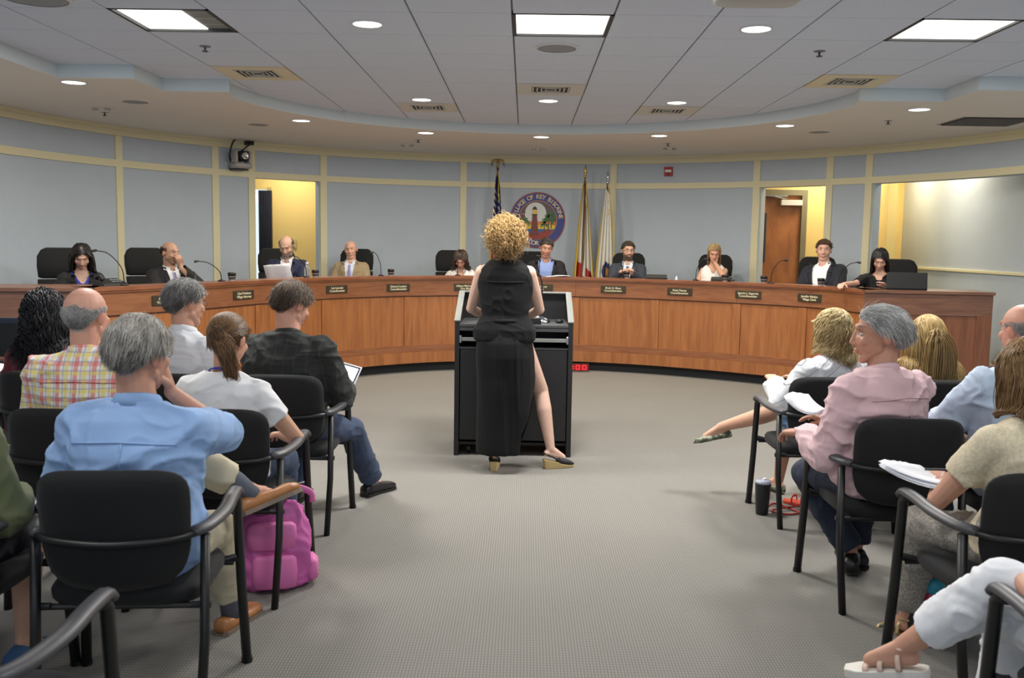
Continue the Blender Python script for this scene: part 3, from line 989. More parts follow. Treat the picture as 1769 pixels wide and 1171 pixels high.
def kb(u, v):
    if u < .05 or u > .96: return (214, 186, 90)
    a_, b_ = (u - .5) / .22, (v - .70) / .11
    r = a_ * a_ + b_ * b_
    if r < .35: return (70, 96, 60) if b_ > 0 else (176, 120, 60)
    if r < 1: return (44, 56, 112)
    return (232, 230, 220)
flag('us_flag', 'furled stars and stripes flag with an eagle finial, behind the speaker', -0.40, 13.25, 0, 2.58, .95, .05, .24, us, 'eagle', 1)
flag('state_flag', 'white flag with red cross, furled on the dark pole right of the seal', 0.83, 13.25, 0, 2.50, .75, .05, .36, fl, 'gold', 2)
flag('village_flag', 'cream furled flag with a blue emblem, rightmost of the flags', 1.15, 13.3, 0, 2.42, .75, .05, .36, kb, 'silver', 5)

# fire alarm, wall camera, extinguisher
a_ = math.radians(21.9)
t = thing('fire_alarm', 'small red fire alarm strobe high on the rear wall', 'alarm', (WC[0] + (WR - .0) * math.sin(a_), WC[1] + WR * math.cos(a_), 2.62), -a_)
M_red = mat('alarm_red', (172, 34, 40), .45)
MB().bb(-.06, .06, -.03, .0, -.065, .065).build('housing', M_red, t, bevel=.005)
MB().bb(-.045, .045, -.042, -.03, -.01, .025).build('strobe', M_white, t, bevel=.004)
MB().cyl((0, -.032, -.035), .018, .008, 16, axis=1).build('horn', M_darkgrey, t)
a_ = math.radians(-46.3)
t = thing('wall_camera', 'robotic video camera with looped black cables on the left wall', 'camera', (WC[0] + (WR - .16) * math.sin(a_), WC[1] + (WR - .16) * math.cos(a_), 2.53), -a_)
MB().loft([((0, 0, z), (1, 0, 0), (0, 1, 0), a_, b_, 4) for z, a_, b_ in ((-.055, .11, .08), (-.045, .125, .095), (-.01, .13, .1), (.01, .12, .09))], 28).build('base', mat('cam_grey', (170, 168, 166), .4), t, smooth=True)
for sx in (-1, 1):
    MB().loft([((sx * .095, 0, z), (1, 0, 0), (0, 1, 0), .022, b_, 4) for z, b_ in ((0, .07), (.06, .075), (.15, .07), (.17, .05))], 16).build('yoke', mat('cam_grey', (170, 168, 166), .4), t, smooth=True)
MB().loft([((0, y, .1), (1, 0, 0), (0, 0, 1), r, r * .95, 3) for y, r in ((-.1, .05), (-.09, .066), (0, .07), (.06, .06))], 24).build('head', M_black, t, smooth=True)
MB().lathe([(.02, 0), (.045, 0), (.048, .015), (.03, .012), (.02, .004)], n=24).build('lens', M_chrome, t, smooth=True).matrix_local = Matrix.Translation((0, -.1, .1)) @ Matrix.Rotation(PI / 2, 4, 'X')
MB().bb(-.09, .09, 0, .15, -.075, -.055).build('bracket', M_black, t)
MB().tube(crom([(-.09, .08, .0), (-.15, .02, .1), (-.12, .0, .25), (-.04, .05, .32), (.0, .1, .31)], 8), .011, 6).build('cable', M_black, t, smooth=True)
MB().tube(crom([(.0, .08, .14), (.05, 0, .2), (.11, -.02, .26), (.15, .05, .31)], 8), .009, 6).build('cable', M_black, t, smooth=True)
MB().bb(.1, .19, .0, .1, .255, .31).build('connector', M_black, t, bevel=.006)
t = thing('fire_extinguisher', 'red fire extinguisher hanging on the yellow recess wall at right', 'fire extinguisher', (5.3, 13.92, 1.1))
MB().lathe([(.02, -.0), (.065, .0), (.07, .02), (.07, .27), (.05, .32), (.02, .34)], n=20).build('cylinder', M_red, t, smooth=True)
MB().cyl((0, 0, .36), .018, .05, 10).cap((0, 0, .385), (.12, -.02, .42), .01, .008, 8).cap((0, 0, .37), (.1, -.02, .37), .008, .008, 8).build('valve', M_red, t, smooth=True)
MB().cyl((-.03, -.02, .37), .02, .02, 12, axis=1).build('gauge', M_chrome, t)
MB().tube(crom([(0, 0, .36), (-.1, -.03, .36), (-.13, -.04, .2), (-.1, -.03, .08)], 6), .011, 6).build('hose', M_black, t, smooth=True)

# ================================================================== chairs
def stack_chair():
    t = thing('stacking_chair', '', 'chair')
    for sx in (-1, 1):
        MB().tube([(sx * .292, .268, 0), (sx * .28, .25, .3), (sx * .27, .238, .63), (sx * .268, .225, .652), (sx * .268, .19, .66)], [.018, .018, .018, .018, .017], 10, up=(1, 0, 0), flat=1.25).build('front_leg', M_blackm, t, smooth=True)
        MB().tube([(sx * .25, -.262, 0), (sx * .262, -.22, .3), (sx * .262, -.19, .64)], .016, 10, up=(1, 0, 0), flat=1.25).build('rear_leg', M_blackm, t, smooth=True)
        pth = crom([(sx * .268, .262, .645), (sx * .268, .235, .668), (sx * .276, .12, .672), (sx * .285, -.02, .667), (sx * .268, -.16, .662), (sx * .235, -.235, .66)], 5)
        MB().tube(pth, [.013] + [.017] * (len(pth) - 2) + [.012], 10, up=(0, 0, 1), flat=1.55).build('arm_pad', M_pad, t, smooth=True)
        MB().tube([(sx * .27, .22, .425), (sx * .2, .2, .41)], .011, 8).build('bracket', M_blackm, t)
        for yy in (.235, -.2):
            MB().cyl((sx * .25, yy, .41), .012, .06, 10, axis=0).build('bolt', M_black, t)
        MB().cyl((sx * .292, .268, .008), .021, .016, 12).build('foot_cap', M_black, t)
    pth = crom([(-.25, -.21, .655), (-.2, -.268, .652), (-.1, -.302, .648), (0, -.312, .645), (.1, -.302, .648), (.2, -.268, .652), (.25, -.21, .655)], 5)
    MB().tube(pth, .012, 8, up=(0, 0, 1), flat=1.3).build('back_rail', M_blackm, t, smooth=True)
    MB().tube([(-.26, .21, .405), (.26, .21, .405)], .011, 8).build('cross_bar', M_blackm, t)
    MB().tube([(-.255, -.19, .405), (.255, -.19, .405)], .011, 8).build('cross_bar', M_blackm, t)
    rg = []
    for z, hw, th in ((.405, .225, .2), (.41, .238, .215), (.425, .248, .225), (.45, .25, .228), (.465, .24, .22), (.472, .21, .19)):
        rg.append(((0, .01, z), (1, 0, 0), (0, 1, 0), hw, th, 4.5))
    MB().loft(rg, 40).build('seat', M_blackf, t, smooth=True)
    # back: bent rounded panel
    NU, NV = 16, 12
    V = []
    zc, hh, hw = .68, .185, .228
    for side in (0, 1):
        for j in range(NV + 1):
            for i in range(NU + 1):
                u, v = -1 + 2 * i / NU, -1 + 2 * j / NV
                # square to rounded square
                m_ = max(abs(u), abs(v))
                nrm_ = (abs(u) ** 6 + abs(v) ** 6) ** (1 / 6) + 1e-9
                k_ = m_ / nrm_
                x = u * k_ * hw * (1.0 + .03 * v - .12 * max(0, -v - .35))
                z = zc + v * k_ * hh - (.02 * (1 - abs(u)) if v < -.5 else 0) + .008 * (1 - u * u) * (1 if v > 0 else 0)
                edge = (1 - min(1, m_) ** 8)
                yb = -.262 - .035 * (z - .55) / .3 + .045 * (x / hw) ** 2
                th = .022 * edge + .006
                V.append((x, yb + (th if side else -th), z))
    W = NU + 1
    F = []
    half = W * (NV + 1)
    for j in range(NV):
        for i in range(NU):
            q = (j * W + i, j * W + i + 1, (j + 1) * W + i + 1, (j + 1) * W + i)
            F.append(q); F.append(tuple(half + k_ for k_ in q[::-1]))
    bd = [i for i in range(W)] + [j * W + NU for j in range(1, NV + 1)] + [NV * W + i for i in range(NU - 1, -1, -1)] + [j * W for j in range(NV - 1, 0, -1)]
    F += [(bd[i], bd[(i + 1) % len(bd)], half + bd[(i + 1) % len(bd)], half + bd[i]) for i in range(len(bd))]
    MB().add(V, F).build('backrest', M_blackf, t, smooth=True)
    return t
SGRP = 'black stacking armchairs of the audience'
chairs = [(-1.29, 5.12, 0, 'black armchair under the man in the dark jacket holding a tablet'),
          (-1.30, 4.11, 0, 'black armchair under the woman in the white tee with a ponytail'),
          (-1.285, 3.05, .09, 'black armchair under the man in the pale blue shirt'),
          (-1.33, 2.06, .0, 'empty black armchair cut off by the bottom left corner'),
          (-1.90, 5.10, 0, 'black armchair under the grey-haired man in the white shirt'),
          (-1.92, 4.05, 0, 'black armchair under the bald man in the plaid shirt'),
          (-1.93, 3.02, 0, 'black armchair at the left edge under the person in olive green'),
          (-2.55, 5.10, 0, 'black armchair under the woman with curly black hair'),
          (1.71, 5.40, .02, 'black armchair under the blonde woman in the striped white shirt'),
          (1.655, 4.18, .0, 'black armchair under the grey-haired man in the pink shirt'),
          (1.73, 3.24, .04, 'black armchair under the woman in the cream lace top'),
          (1.58, 2.24, .04, 'black armchair under the person in white trousers'),
          (2.34, 5.35, 0, 'black armchair under the woman with very long blonde hair'),
          (2.30, 4.20, 0, 'black armchair under the balding man in the light blue shirt')]
c0 = stack_chair()
for i, (x, y, rz, lb) in enumerate(chairs):
    c = c0 if i == 0 else copy_tree(c0)
    c.location = (x, y, 0)
    c.rotation_euler = (0, 0, rz)
    tag(c, lb, 'chair', SGRP)

def exec_chair():
    t = thing('office_chair', '', 'chair')
    rg = [((0, .02, z), (1, 0, 0), (0, 1, 0), a_, b_, 4) for z, a_, b_ in ((.40, .2, .19), (.41, .245, .23), (.45, .255, .245), (.48, .24, .235), (.49, .2, .2))]
    MB().loft(rg, 32).build('seat', M_blackf, t, smooth=True)
    rg = []
    for z, y, a_, th in ((.50, -.2, .18, .02), (.51, -.2, .2, .035), (.6, -.2, .215, .04), (.72, -.215, .22, .035), (.84, -.25, .22, .032)):
        rg.append(((0, y, z), (1, 0, 0), (0, 1, .15), a_, th, 4))
    MB().loft(rg, 32).build('backrest', M_blackf, t, smooth=True)
    rg = []
    for z, y, a_, th in ((.852, -.255, .19, .02), (.86, -.256, .215, .034), (.95, -.275, .225, .036), (1.03, -.29, .222, .034), (1.08, -.31, .19, .03), (1.10, -.33, .15, .018)):
        rg.append(((0, y, z), (1, 0, 0), (0, 1, .2), a_, th, 4))
    MB().loft(rg, 32).build('headrest', M_blackf, t, smooth=True)
    for sx in (-1, 1):
        MB().tube(crom([(sx * .22, -.1, .43), (sx * .30, -.08, .46), (sx * .31, -.04, .6), (sx * .3, .0, .66)], 5), .016, 8).build('arm_support', M_black, t, smooth=True)
        MB().loft([((sx * .3, y, .675), (1, 0, 0), (0, 0, 1), a_, .014, 3) for y, a_ in ((-.14, .02), (-.12, .035), (.1, .04), (.14, .03), (.15, .015))], 14).build('arm_pad', M_black, t, smooth=True)
    MB().cyl((0, 0, .26), .03, .28, 14).build('column', M_black, t)
    for q in range(5):
        a_ = q * 2 * PI / 5
        MB().tube([(0, 0, .12), (.28 * math.cos(a_), .28 * math.sin(a_), .075)], [.03, .018], 8).build('base_spoke', M_black, t)
        MB().cyl((.28 * math.cos(a_), .28 * math.sin(a_), .03), .03, .04, 12, axis=0).build('caster', M_black, t)
    MB().bb(-.05, .05, -.24, -.02, .36, .4).build('tilt_mechanism', M_black, t)
    return t
EXG = 'black high-backed office chairs behind the council desk'
# ================================================================== people
def nz(v):
    v = np.array(v, float)
    return v / (np.linalg.norm(v) + 1e-12)

def rot(yaw=0, pitch=0, roll=0):
    """columns = right, forward, up after yaw (left +), pitch (down +), roll (to the right +); degrees"""
    R = Matrix.Rotation(math.radians(yaw), 3, 'Z') @ Matrix.Rotation(-math.radians(pitch), 3, 'X') @ Matrix.Rotation(math.radians(roll), 3, 'Y')
    return np.array(R)

def ik(a, t, l1, l2, pole):
    a, t = np.array(a, float), np.array(t, float)
    d = t - a
    L = np.linalg.norm(d)
    u = d / L
    if L > (l1 + l2) * .995:
        t = a + u * (l1 + l2) * .995
        L = (l1 + l2) * .995
    L = max(L, abs(l1 - l2) * 1.05)
    x = (l1 * l1 - l2 * l2 + L * L) / (2 * L)
    h = math.sqrt(max(l1 * l1 - x * x, 0))
    p = np.array(pole, float)
    p = p - u * p.dot(u)
    return a + u * x + nz(p) * h, t

def remesh(mb, name, voxel, smooth=3, parent=None, m=None, deci=None):
    me = mb.mesh('t', m)
    o = bpy.data.objects.new('t', me)
    COL.objects.link(o)
    r = o.modifiers.new('r', 'REMESH')
    r.mode = 'VOXEL'
    r.voxel_size = voxel
    if smooth:
        q = o.modifiers.new('s', 'SMOOTH')
        q.factor = 0.5
        q.iterations = smooth
    if deci:
        q = o.modifiers.new('d', 'DECIMATE')
        q.ratio = deci
    dg = bpy.context.evaluated_depsgraph_get()
    me2 = bpy.data.meshes.new_from_object(o.evaluated_get(dg), depsgraph=dg)
    bpy.data.objects.remove(o)
    bpy.data.meshes.remove(me)
    me2.name = name
    me2.materials.clear()
    me2.materials.append(m)
    me2.polygons.foreach_set('use_smooth', [True] * len(me2.polygons))
    return me2

def getv(me):
    a = np.empty(len(me.vertices) * 3)
    me.vertices.foreach_get('co', a)
    return a.reshape(-1, 3)

def setv(me, V):
    me.vertices.foreach_set('co', V.ravel())
    me.update()

def getn(me):
    a = np.empty(len(me.vertices) * 3)
    me.vertices.foreach_get('normal', a)
    return a.reshape(-1, 3)

def setcol(me, C):
    ca = me.color_attributes.get('Col') or me.color_attributes.new('Col', 'FLOAT_COLOR', 'POINT')
    ca.data.foreach_set('color', np.c_[C, np.ones(len(C))].ravel())

def vnoise(P, seed=0):
    """smooth value noise in [-1,1] on points (n,3)"""
    P = np.asarray(P)
    I = np.floor(P).astype(np.int64)
    Fr = P - I
    Fr = Fr * Fr * (3 - 2 * Fr)
    out = 0
    for dx in (0, 1):
        for dy in (0, 1):
            for dz in (0, 1):
                h = (I[:, 0] + dx) * 374761393 + (I[:, 1] + dy) * 668265263 + (I[:, 2] + dz) * 2147483647 + seed * 974711
                h = (h ^ (h >> 13)) * 1274126177
                h = ((h ^ (h >> 16)) & 0xffff) / 32767.5 - 1
                wx = Fr[:, 0] if dx else 1 - Fr[:, 0]
                wy = Fr[:, 1] if dy else 1 - Fr[:, 1]
                wz = Fr[:, 2] if dz else 1 - Fr[:, 2]
                out = out + h * wx * wy * wz
    return out

def gauss(d, s):
    return np.exp(-0.5 * (d / s) ** 2)

def sst(x, a, b):
    t = np.clip((x - a) / (b - a), 0, 1)
    return t * t * (3 - 2 * t)

M_skin = mat('skin', attr=True, rough=0.5, noise=(40, .04), spec=.35)
M_hair = mat('hair', attr=True, rough=0.42, spec=.4)
M_eye = mat('eye_white', (188, 180, 172), .3)
M_iris = mat('eye_iris', (46, 34, 26), .2)

def add_head(g, Hc, R, k=1.0, jaw=1.0):
    """skull, jaw, nose, ears as closed pieces in head axes"""
    T = lambda p: np.array(Hc) + R @ (np.array(p, float) * k)
    g.sph(T((0, -.012, .028)), np.array((.074, .094, .086)) * k, 24, R)
    g.sph(T((0, .022, -.02)), np.array((.063, .070, .082)) * k, 20, R)
    g.sph(T((0, .060, -.094)), np.array((.024 * jaw, .02, .019)) * k, 12, R)
    for sx in (-1, 1):
        g.cap(T((sx * .043 * jaw, .005, -.050)), T((sx * .017 * jaw, .058, -.09)), .020 * k, .018 * k, 10)
        g.sph(T((sx * .041, .058, -.02)), np.array((.022, .02, .022)) * k, 10, R)
        g.sph(T((sx * .012, .094, -.032)), .0085 * k, 8)
        Re = R @ rot(sx * -22, 12, 0)
        g.sph(T((sx * .077, -.020, -.006)), np.array((.009, .018, .029)) * k, 12, Re)
    g.cap(T((0, .086, .016)), T((0, .100, -.026)), .0075 * k, .0118 * k, 10)
    g.cap(T((-.03, .079, .034)), T((.03, .079, .034)), .011 * k, .011 * k, 8)
    g.sph(T((0, .084, -.062)), np.array((.024, .012, .012)) * k, 10, R)

def face_fx(V, Hc, R, k):
    """sockets and lips pushed into the finished surface; returns displaced V and head coordinates"""
    P = (V - np.array(Hc)) @ R / k
    x, y, z = P.T
    fr = sst(y, .03, .06)
    d = np.zeros_like(x)
    for sx in (-1, 1):
        d -= .0085 * np.exp(-((x - sx * .030) / .014) ** 2 - ((z - .008) / .0085) ** 2) * fr
    d -= .0030 * np.exp(-((z + .0605) / .0030) ** 2) * (np.abs(x) < .023) * fr
    d += .0022 * np.exp(-((z + .053) / .005) ** 2 - (x / .017) ** 2) * fr
    d += .0030 * np.exp(-((z + .068) / .005) ** 2 - (x / .016) ** 2) * fr
    d -= .0035 * np.exp(-((z + .079) / .006) ** 2 - (x / .02) ** 2) * fr
    P2 = P.copy()
    P2[:, 1] += d
    near = (np.abs(P) < .16).all(1)
    V2 = V.copy()
    V2[near] = (P2[near] * k) @ R.T + np.array(Hc)
    return V2, P, near

def add_hand(g, W, d, nrm, side, curl=.5, k=1.0, thumb=1.0, spread=1.0):
    """W wrist, d finger direction, nrm back-of-hand normal; side +1 = thumb towards cross(d,nrm)"""
    d, nrm = nz(d), np.array(nrm, float)
    nrm = nz(nrm - d * nrm.dot(d))
    b = np.cross(d, nrm) * side
    W = np.array(W, float)
    g.loft([(W + d * t * k, b, nrm, w_ * k, h_ * k, 2.6) for t, w_, h_ in ((-.012, .024, .018), (.01, .028, .018), (.05, .038, .016), (.082, .041, .0145), (.094, .038, .011))], 14)
    for i, (o, L) in enumerate(((.030, .070), (.010, .079), (-.010, .073), (-.029, .058))):
        p = W + (d * (.086 - .004 * abs(i - 1)) + b * o) * k
        a = .12 + curl * .35
        v = nz(d + b * o * 1.2 * spread)
        r = .0088 if i < 3 else .0078
        for j, f in enumerate((.45, .31, .24)):
            v2 = nz(v * math.cos(a) - nrm * math.sin(a))
            q = p + v2 * L * f * k
            g.cap(p, q, r * k, r * .9 * k, 8)
            p, r = q, r * .9
            a += curl * (.75 if j == 0 else .6)
    p = W + (d * .022 + b * .026) * k
    v = nz(d * .75 + b * .75 * thumb - nrm * (.25 + .25 * curl))
    q = p + v * .038 * k
    g.cap(W + d * .012 * k + b * .012 * k, p, .014 * k, .0135 * k, 8)
    g.cap(p, q, .0135 * k, .011 * k, 8)
    v = nz(v + d * .5 - nrm * curl * .3)
    q2 = q + v * .03 * k
    g.cap(q, q2, .0108 * k, .009 * k, 8)

HR = np.array((.078, .098, .100))
def hairline(P, bald=0, low=0.0):
    """scalp mask on skull points in head axes"""
    x, y, z = P.T
    zl = np.interp(y, [-.10, -.065, -.045, -.022, .010, .035, .06, .095], [-.072 - low, -.058 - low, -.005, .026, .020, .034, .062, .072])
    m = z > zl
    if bald:
        m &= (z < .045 + (1 - bald) * .06 + .25 * np.maximum(0, -y - .07))
        m &= ~((y > .02) & (z > .02))
    return m

def make_hair(root, name, Hc, R, k, c1, c2, style, seed=0, colliders=()):
    """strands as tapered tubes over a scalp cap; person-local coordinates"""
    if style.get('bald'):
        style = dict(style, cap=0, vol=min(style.get('vol', 0), .003))
    S = dict(n=1800, length=.05, seg=6, rad=.0016, lift=.5, comb=(0, -1, .1), side=0, grav=.3, wave=.0, wavef=60, vol=.0, bald=0, low=0, cap=1, lenvar=.3, part=None, tuck=1, noise=.25, coil=0, tie=None, maxz=None, z0=None)
    S.update(style)
    rs = np.random.RandomState(seed + 5)
    C0 = np.array((0, -.012, .028))
    SR = np.array((.074, .094, .086)) + .002
    # roots
    n = S['n']
    D = rs.randn(n * 6, 3)
    D /= np.linalg.norm(D, axis=1)[:, None]
    P = C0 + D * SR
    m = hairline(P, S['bald'], S['low'])
    if S['bald']:
        thr = .045 + (1 - S['bald']) * .06 + .25 * np.maximum(0, -P[:, 1] - .07) - .012 * (1 + vnoise(P * 50, seed))
        m &= P[:, 2] < thr - .022 * rs.rand(len(P)) ** 2
    P = P[m][:n]
    D = D[m][:n]
    n = len(P)
    N = D / SR
    N /= np.linalg.norm(N, axis=1)[:, None]
    comb = np.array(S['comb'], float)
    if comb.ndim == 1:
        comb = np.tile(comb, (n, 1))
    if S['part'] is not None:
        sgn = np.where(P[:, 0] > S['part'], 1.0, -1.0)
        comb = comb + np.c_[sgn * S['side'], np.zeros(n), np.zeros(n)]
    else:
        comb = comb + np.array((S['side'], 0, 0))
    T = comb - N * (comb * N).sum(1)[:, None]
    T /= np.linalg.norm(T, axis=1)[:, None] + 1e-6
    v = N * S['lift'] + T
    v += rs.randn(n, 3) * S['noise']
    v /= np.linalg.norm(v, axis=1)[:, None]
    L = S['length'] * (1 + S['lenvar'] * (rs.rand(n) * 2 - 1))
    vf = np.ones(n)
    if S['length'] < .09 and S['tie'] is None:
        vf = np.interp(P[:, 2], [-.075, .02, .06], [.25, .85, 1.0])
        L = L * np.interp(P[:, 2], [-.075, -.03, .04], [.25, .5, 1.0]) * np.where(rs.rand(n) < .2, 1.35, 1)
    seg = S['seg']
    Gdir = R.T @ np.array((0, 0, -1.0))
    p = P.copy()
    pts = [p.copy()]
    ph = rs.rand(n) * 6.28
    vol = S['vol'] * vf
    lay = rs.rand(n)
    Rw = R * k
    Hc = np.array(Hc)
    for s in range(1, seg + 1):
        late = S['tie'] is not None and s > seg * .5
        v = v * (.5 if late else 1) + Gdir * (S['grav'] * (1.6 if s > 1 else .6) + (.9 if late else 0))
        if S['tie'] is not None:
            tp = np.array(S['tie'])
            w_ = np.clip(s / seg * 1.6, 0, 1) if s < seg * .55 else 0
            dv = tp - p
            v = v * (1 - .75 * w_) + dv / (np.linalg.norm(dv, axis=1)[:, None] + 1e-6) * .9 * w_
        v += rs.randn(n, 3) * S['noise'] * .35
        v /= np.linalg.norm(v, axis=1)[:, None]
        p = p + v * (L / seg)[:, None]
        if S['tuck']:
            # keep the hair off the face
            fz = (p[:, 1] > .035) & (p[:, 2] < .06) & (np.abs(p[:, 0]) < .07)
            sg = np.where(p[:, 0] >= (S['part'] or 0), 1, -1)
            p[fz, 0] = sg[fz] * .072
            fz2 = (p[:, 1] > .06) & (p[:, 2] < .05)
            p[fz2, 1] = .06
        off = .004 + vol * (.35 + .65 * lay)
        q = (p - C0) / (SR + off[:, None])
        r = np.linalg.norm(q, axis=1)
        ins = r < 1
        p[ins] = C0 + (q[ins] / r[ins][:, None]) * (SR + off[ins][:, None])
        # face/jaw ellipsoid
        c1_, r1_ = np.array((0, .022, -.02)), np.array((.067, .074, .086))
        q = (p - c1_) / (r1_ + off[:, None] * .6)
        r = np.linalg.norm(q, axis=1)
        ins = r < 1
        p[ins] = c1_ + (q[ins] / r[ins][:, None]) * (r1_ + off[ins][:, None] * .6)
        if colliders:
            pw = p @ Rw.T + Hc
            for a, b, rad in colliders:
                a, b = np.array(a), np.array(b)
                ab = b - a
                t = np.clip(((pw - a) @ ab) / (ab @ ab), 0, 1)[:, None]
                c = a + ab * t
                dd = pw - c
                dl = np.linalg.norm(dd, axis=1)
                rr = rad + .006 + .02 * lay
                ins = dl < rr
                pw[ins] = c[ins] + dd[ins] / (dl[ins][:, None] + 1e-6) * rr[ins][:, None]
            p = (pw - Hc) @ R / k
        pts.append(p.copy())
    A = np.stack(pts, 1)                                     # n, seg+1, 3
    if S['wave']:
        t = np.linspace(0, 1, seg + 1)[None, :]
        amp = S['wave'] * np.minimum(1, t * 3)
        if S['coil']:
            A[:, :, 0] += amp * np.sin(t * S['wavef'] + ph[:, None])
            A[:, :, 1] += amp * np.sin(t * S['wavef'] * .9 + ph[:, None] * 2)
            A[:, :, 2] += amp * np.cos(t * S['wavef'] + ph[:, None])
        else:
            phg = (np.floor(A[:, :1, 0] * 60) * 1.7 + np.floor(A[:, :1, 2] * 40))
            A[:, :, 0] += amp * np.sin(t * S['wavef'] + phg)
            A[:, :, 1] += amp * np.cos(t * S['wavef'] + phg)
    # tubes (3 sided)
    W = A @ Rw.T + Hc
    K = seg + 1
    Tn = np.gradient(W, axis=1)
    Tn /= np.linalg.norm(Tn, axis=2)[:, :, None] + 1e-9
    up = np.array((.3, .5, .8))
    a = np.cross(Tn, up)
    a /= np.linalg.norm(a, axis=2)[:, :, None] + 1e-9
    b = np.cross(Tn, a)
    tr = np.linspace(0, 1, K)
    rad = S['rad'] * k * (1 - .75 * tr ** 2)
    ring = []
    for j in range(3):
        th = 2 * PI * j / 3
        ring.append(W + (a * math.cos(th) + b * math.sin(th)) * rad[None, :, None])
    VV = np.stack(ring, 2).reshape(-1, 3)                    # n*K*3
    base = (np.arange(n) * K * 3)[:, None, None]
    i = (np.arange(seg) * 3)[None, :, None]
    j = np.arange(3)[None, None, :]
    j2 = (j + 1) % 3
    Fq = np.stack([base + i + j, base + i + j2, base + i + 3 + j2, base + i + 3 + j], -1).reshape(-1, 4)
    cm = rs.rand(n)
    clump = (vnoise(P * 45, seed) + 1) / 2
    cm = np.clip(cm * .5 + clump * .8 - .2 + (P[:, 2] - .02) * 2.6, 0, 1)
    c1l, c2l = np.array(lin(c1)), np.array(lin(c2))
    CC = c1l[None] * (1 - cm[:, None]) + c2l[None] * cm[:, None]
    CC = np.repeat(CC, K * 3, axis=0)
    # cap
    nc, hc = 40, 26
    g = MB().sph(C0, SR + .001, nc)
    cv = g.v[0]
    msk = hairline(cv, S['bald'], S['low'])
    off = (.0015 + S['vol'] * (.45 if S['length'] > .09 else .45 * np.interp(cv[:, 2], [-.06, .03], [.1, 1])[:, None]))
    dn = (cv - C0) / SR
    dn /= np.linalg.norm(dn, axis=1)[:, None]
    cv2 = cv + dn * off
    cf = [f for f in g.f if all(msk[q] for q in f)] if S['cap'] else []
    cvw = (cv2 * k) @ R.T + Hc
    tot = len(VV)
    me = bpy.data.meshes.new(name)
    allv = np.r_[VV, cvw]
    me.vertices.add(len(allv))
    me.vertices.foreach_set('co', allv.ravel())
    nl = Fq.size + sum(len(f) for f in cf)
    me.loops.add(nl)
    li = np.r_[Fq.ravel(), np.array([q + tot for f in cf for q in f], int)] if cf else Fq.ravel()
    me.loops.foreach_set('vertex_index', li.astype(np.int32))
    me.polygons.add(len(Fq) + len(cf))
    lt = np.r_[np.full(len(Fq), 4), [len(f) for f in cf]].astype(np.int32)
    ls = np.r_[0, np.cumsum(lt)[:-1]].astype(np.int32)
    me.polygons.foreach_set('loop_start', ls)
    me.polygons.foreach_set('loop_total', lt)
    me.update(calc_edges=True)
    me.materials.append(M_hair)
    me.polygons.foreach_set('use_smooth', [True] * len(me.polygons))
    capc = np.tile((c1l * .75 + c2l * .1)[None], (len(cvw), 1))
    setcol(me, np.r_[CC, capc])
    return link(name, me, root)

def folds(me, amp, scale, seed, zs=(1, 1, 1), frame=None):
    V = getv(me)
    N = getn(me)
    Q = V * np.array(zs) * scale + seed * 3.1
    wp = np.c_[vnoise(Q * .6, seed + 4), vnoise(Q * .6 + 11, seed + 5), vnoise(Q * .6 + 23, seed + 6)]
    Q = Q + wp * 1.1
    f = (1 - np.abs(vnoise(Q, seed + 1))) ** 4
    f2 = (1 - np.abs(vnoise(Q * 2.1 + 5, seed + 2))) ** 3
    f3 = vnoise(V * 5, seed + 3)
    V = V + N * (amp * (f * 1.3 + f2 * .45 + f3 * .6 - .6))[:, None]
    setv(me, V)

def smooth_rim(bm, it=5):
    bv = [v for v in bm.verts if any(e.is_boundary for e in v.link_edges)]
    nb = {v: [e.other_vert(v) for e in v.link_edges if e.is_boundary] for v in bv}
    for _ in range(it):
        new = {v: (v.co * .4 + sum((q.co for q in n), Vector()) / len(n) * .6) for v, n in nb.items() if n}
        for v, c in new.items():
            v.co = c

def make_tail(root, name, Hc, R, k, tie, length, c1, c2, n=500, r0=.022, seed=0, drift=(.02, 0, 0)):
    """a hanging tail of hair below the knot"""
    rs = np.random.RandomState(seed)
    K = 12
    t = np.linspace(0, 1, K)
    W = []
    T0 = np.array(Hc) + R @ (np.array(tie) * k)
    for _ in range(n):
        a, q = rs.rand() * 2 * PI, math.sqrt(rs.rand())
        L = length * (.6 + .5 * rs.rand())
        w = r0 * q * (.6 + 1.2 * np.sin(np.minimum(t * 1.6, 1) * PI * .75))
        ph = rs.rand() * 6
        x = w * math.cos(a) + .008 * np.sin(t * 9 + ph) + drift[0] * t
        y = w * math.sin(a) * .7 - .035 * np.sin(t * PI * .6) + drift[1] * t
        z = .02 * (1 - t) * math.sin(a) - L * t ** 1.1 + .02 * np.sin(t * PI)
        W.append(np.c_[x, y, z] + T0)
    W = np.array(W)
    ca = np.array(lin(c1)); cb = np.array(lin(c2))
    g = MB()
    C = []
    for w in W:
        m = rs.rand()
        g.tube(w, .0017 * (1 - .7 * t ** 2), 3)
        C += [ca * (1 - m) + cb * m] * (K * 3)
    me = g.mesh(name, M_hair, True)
    setcol(me, np.array(C))
    return link(name, me, root)

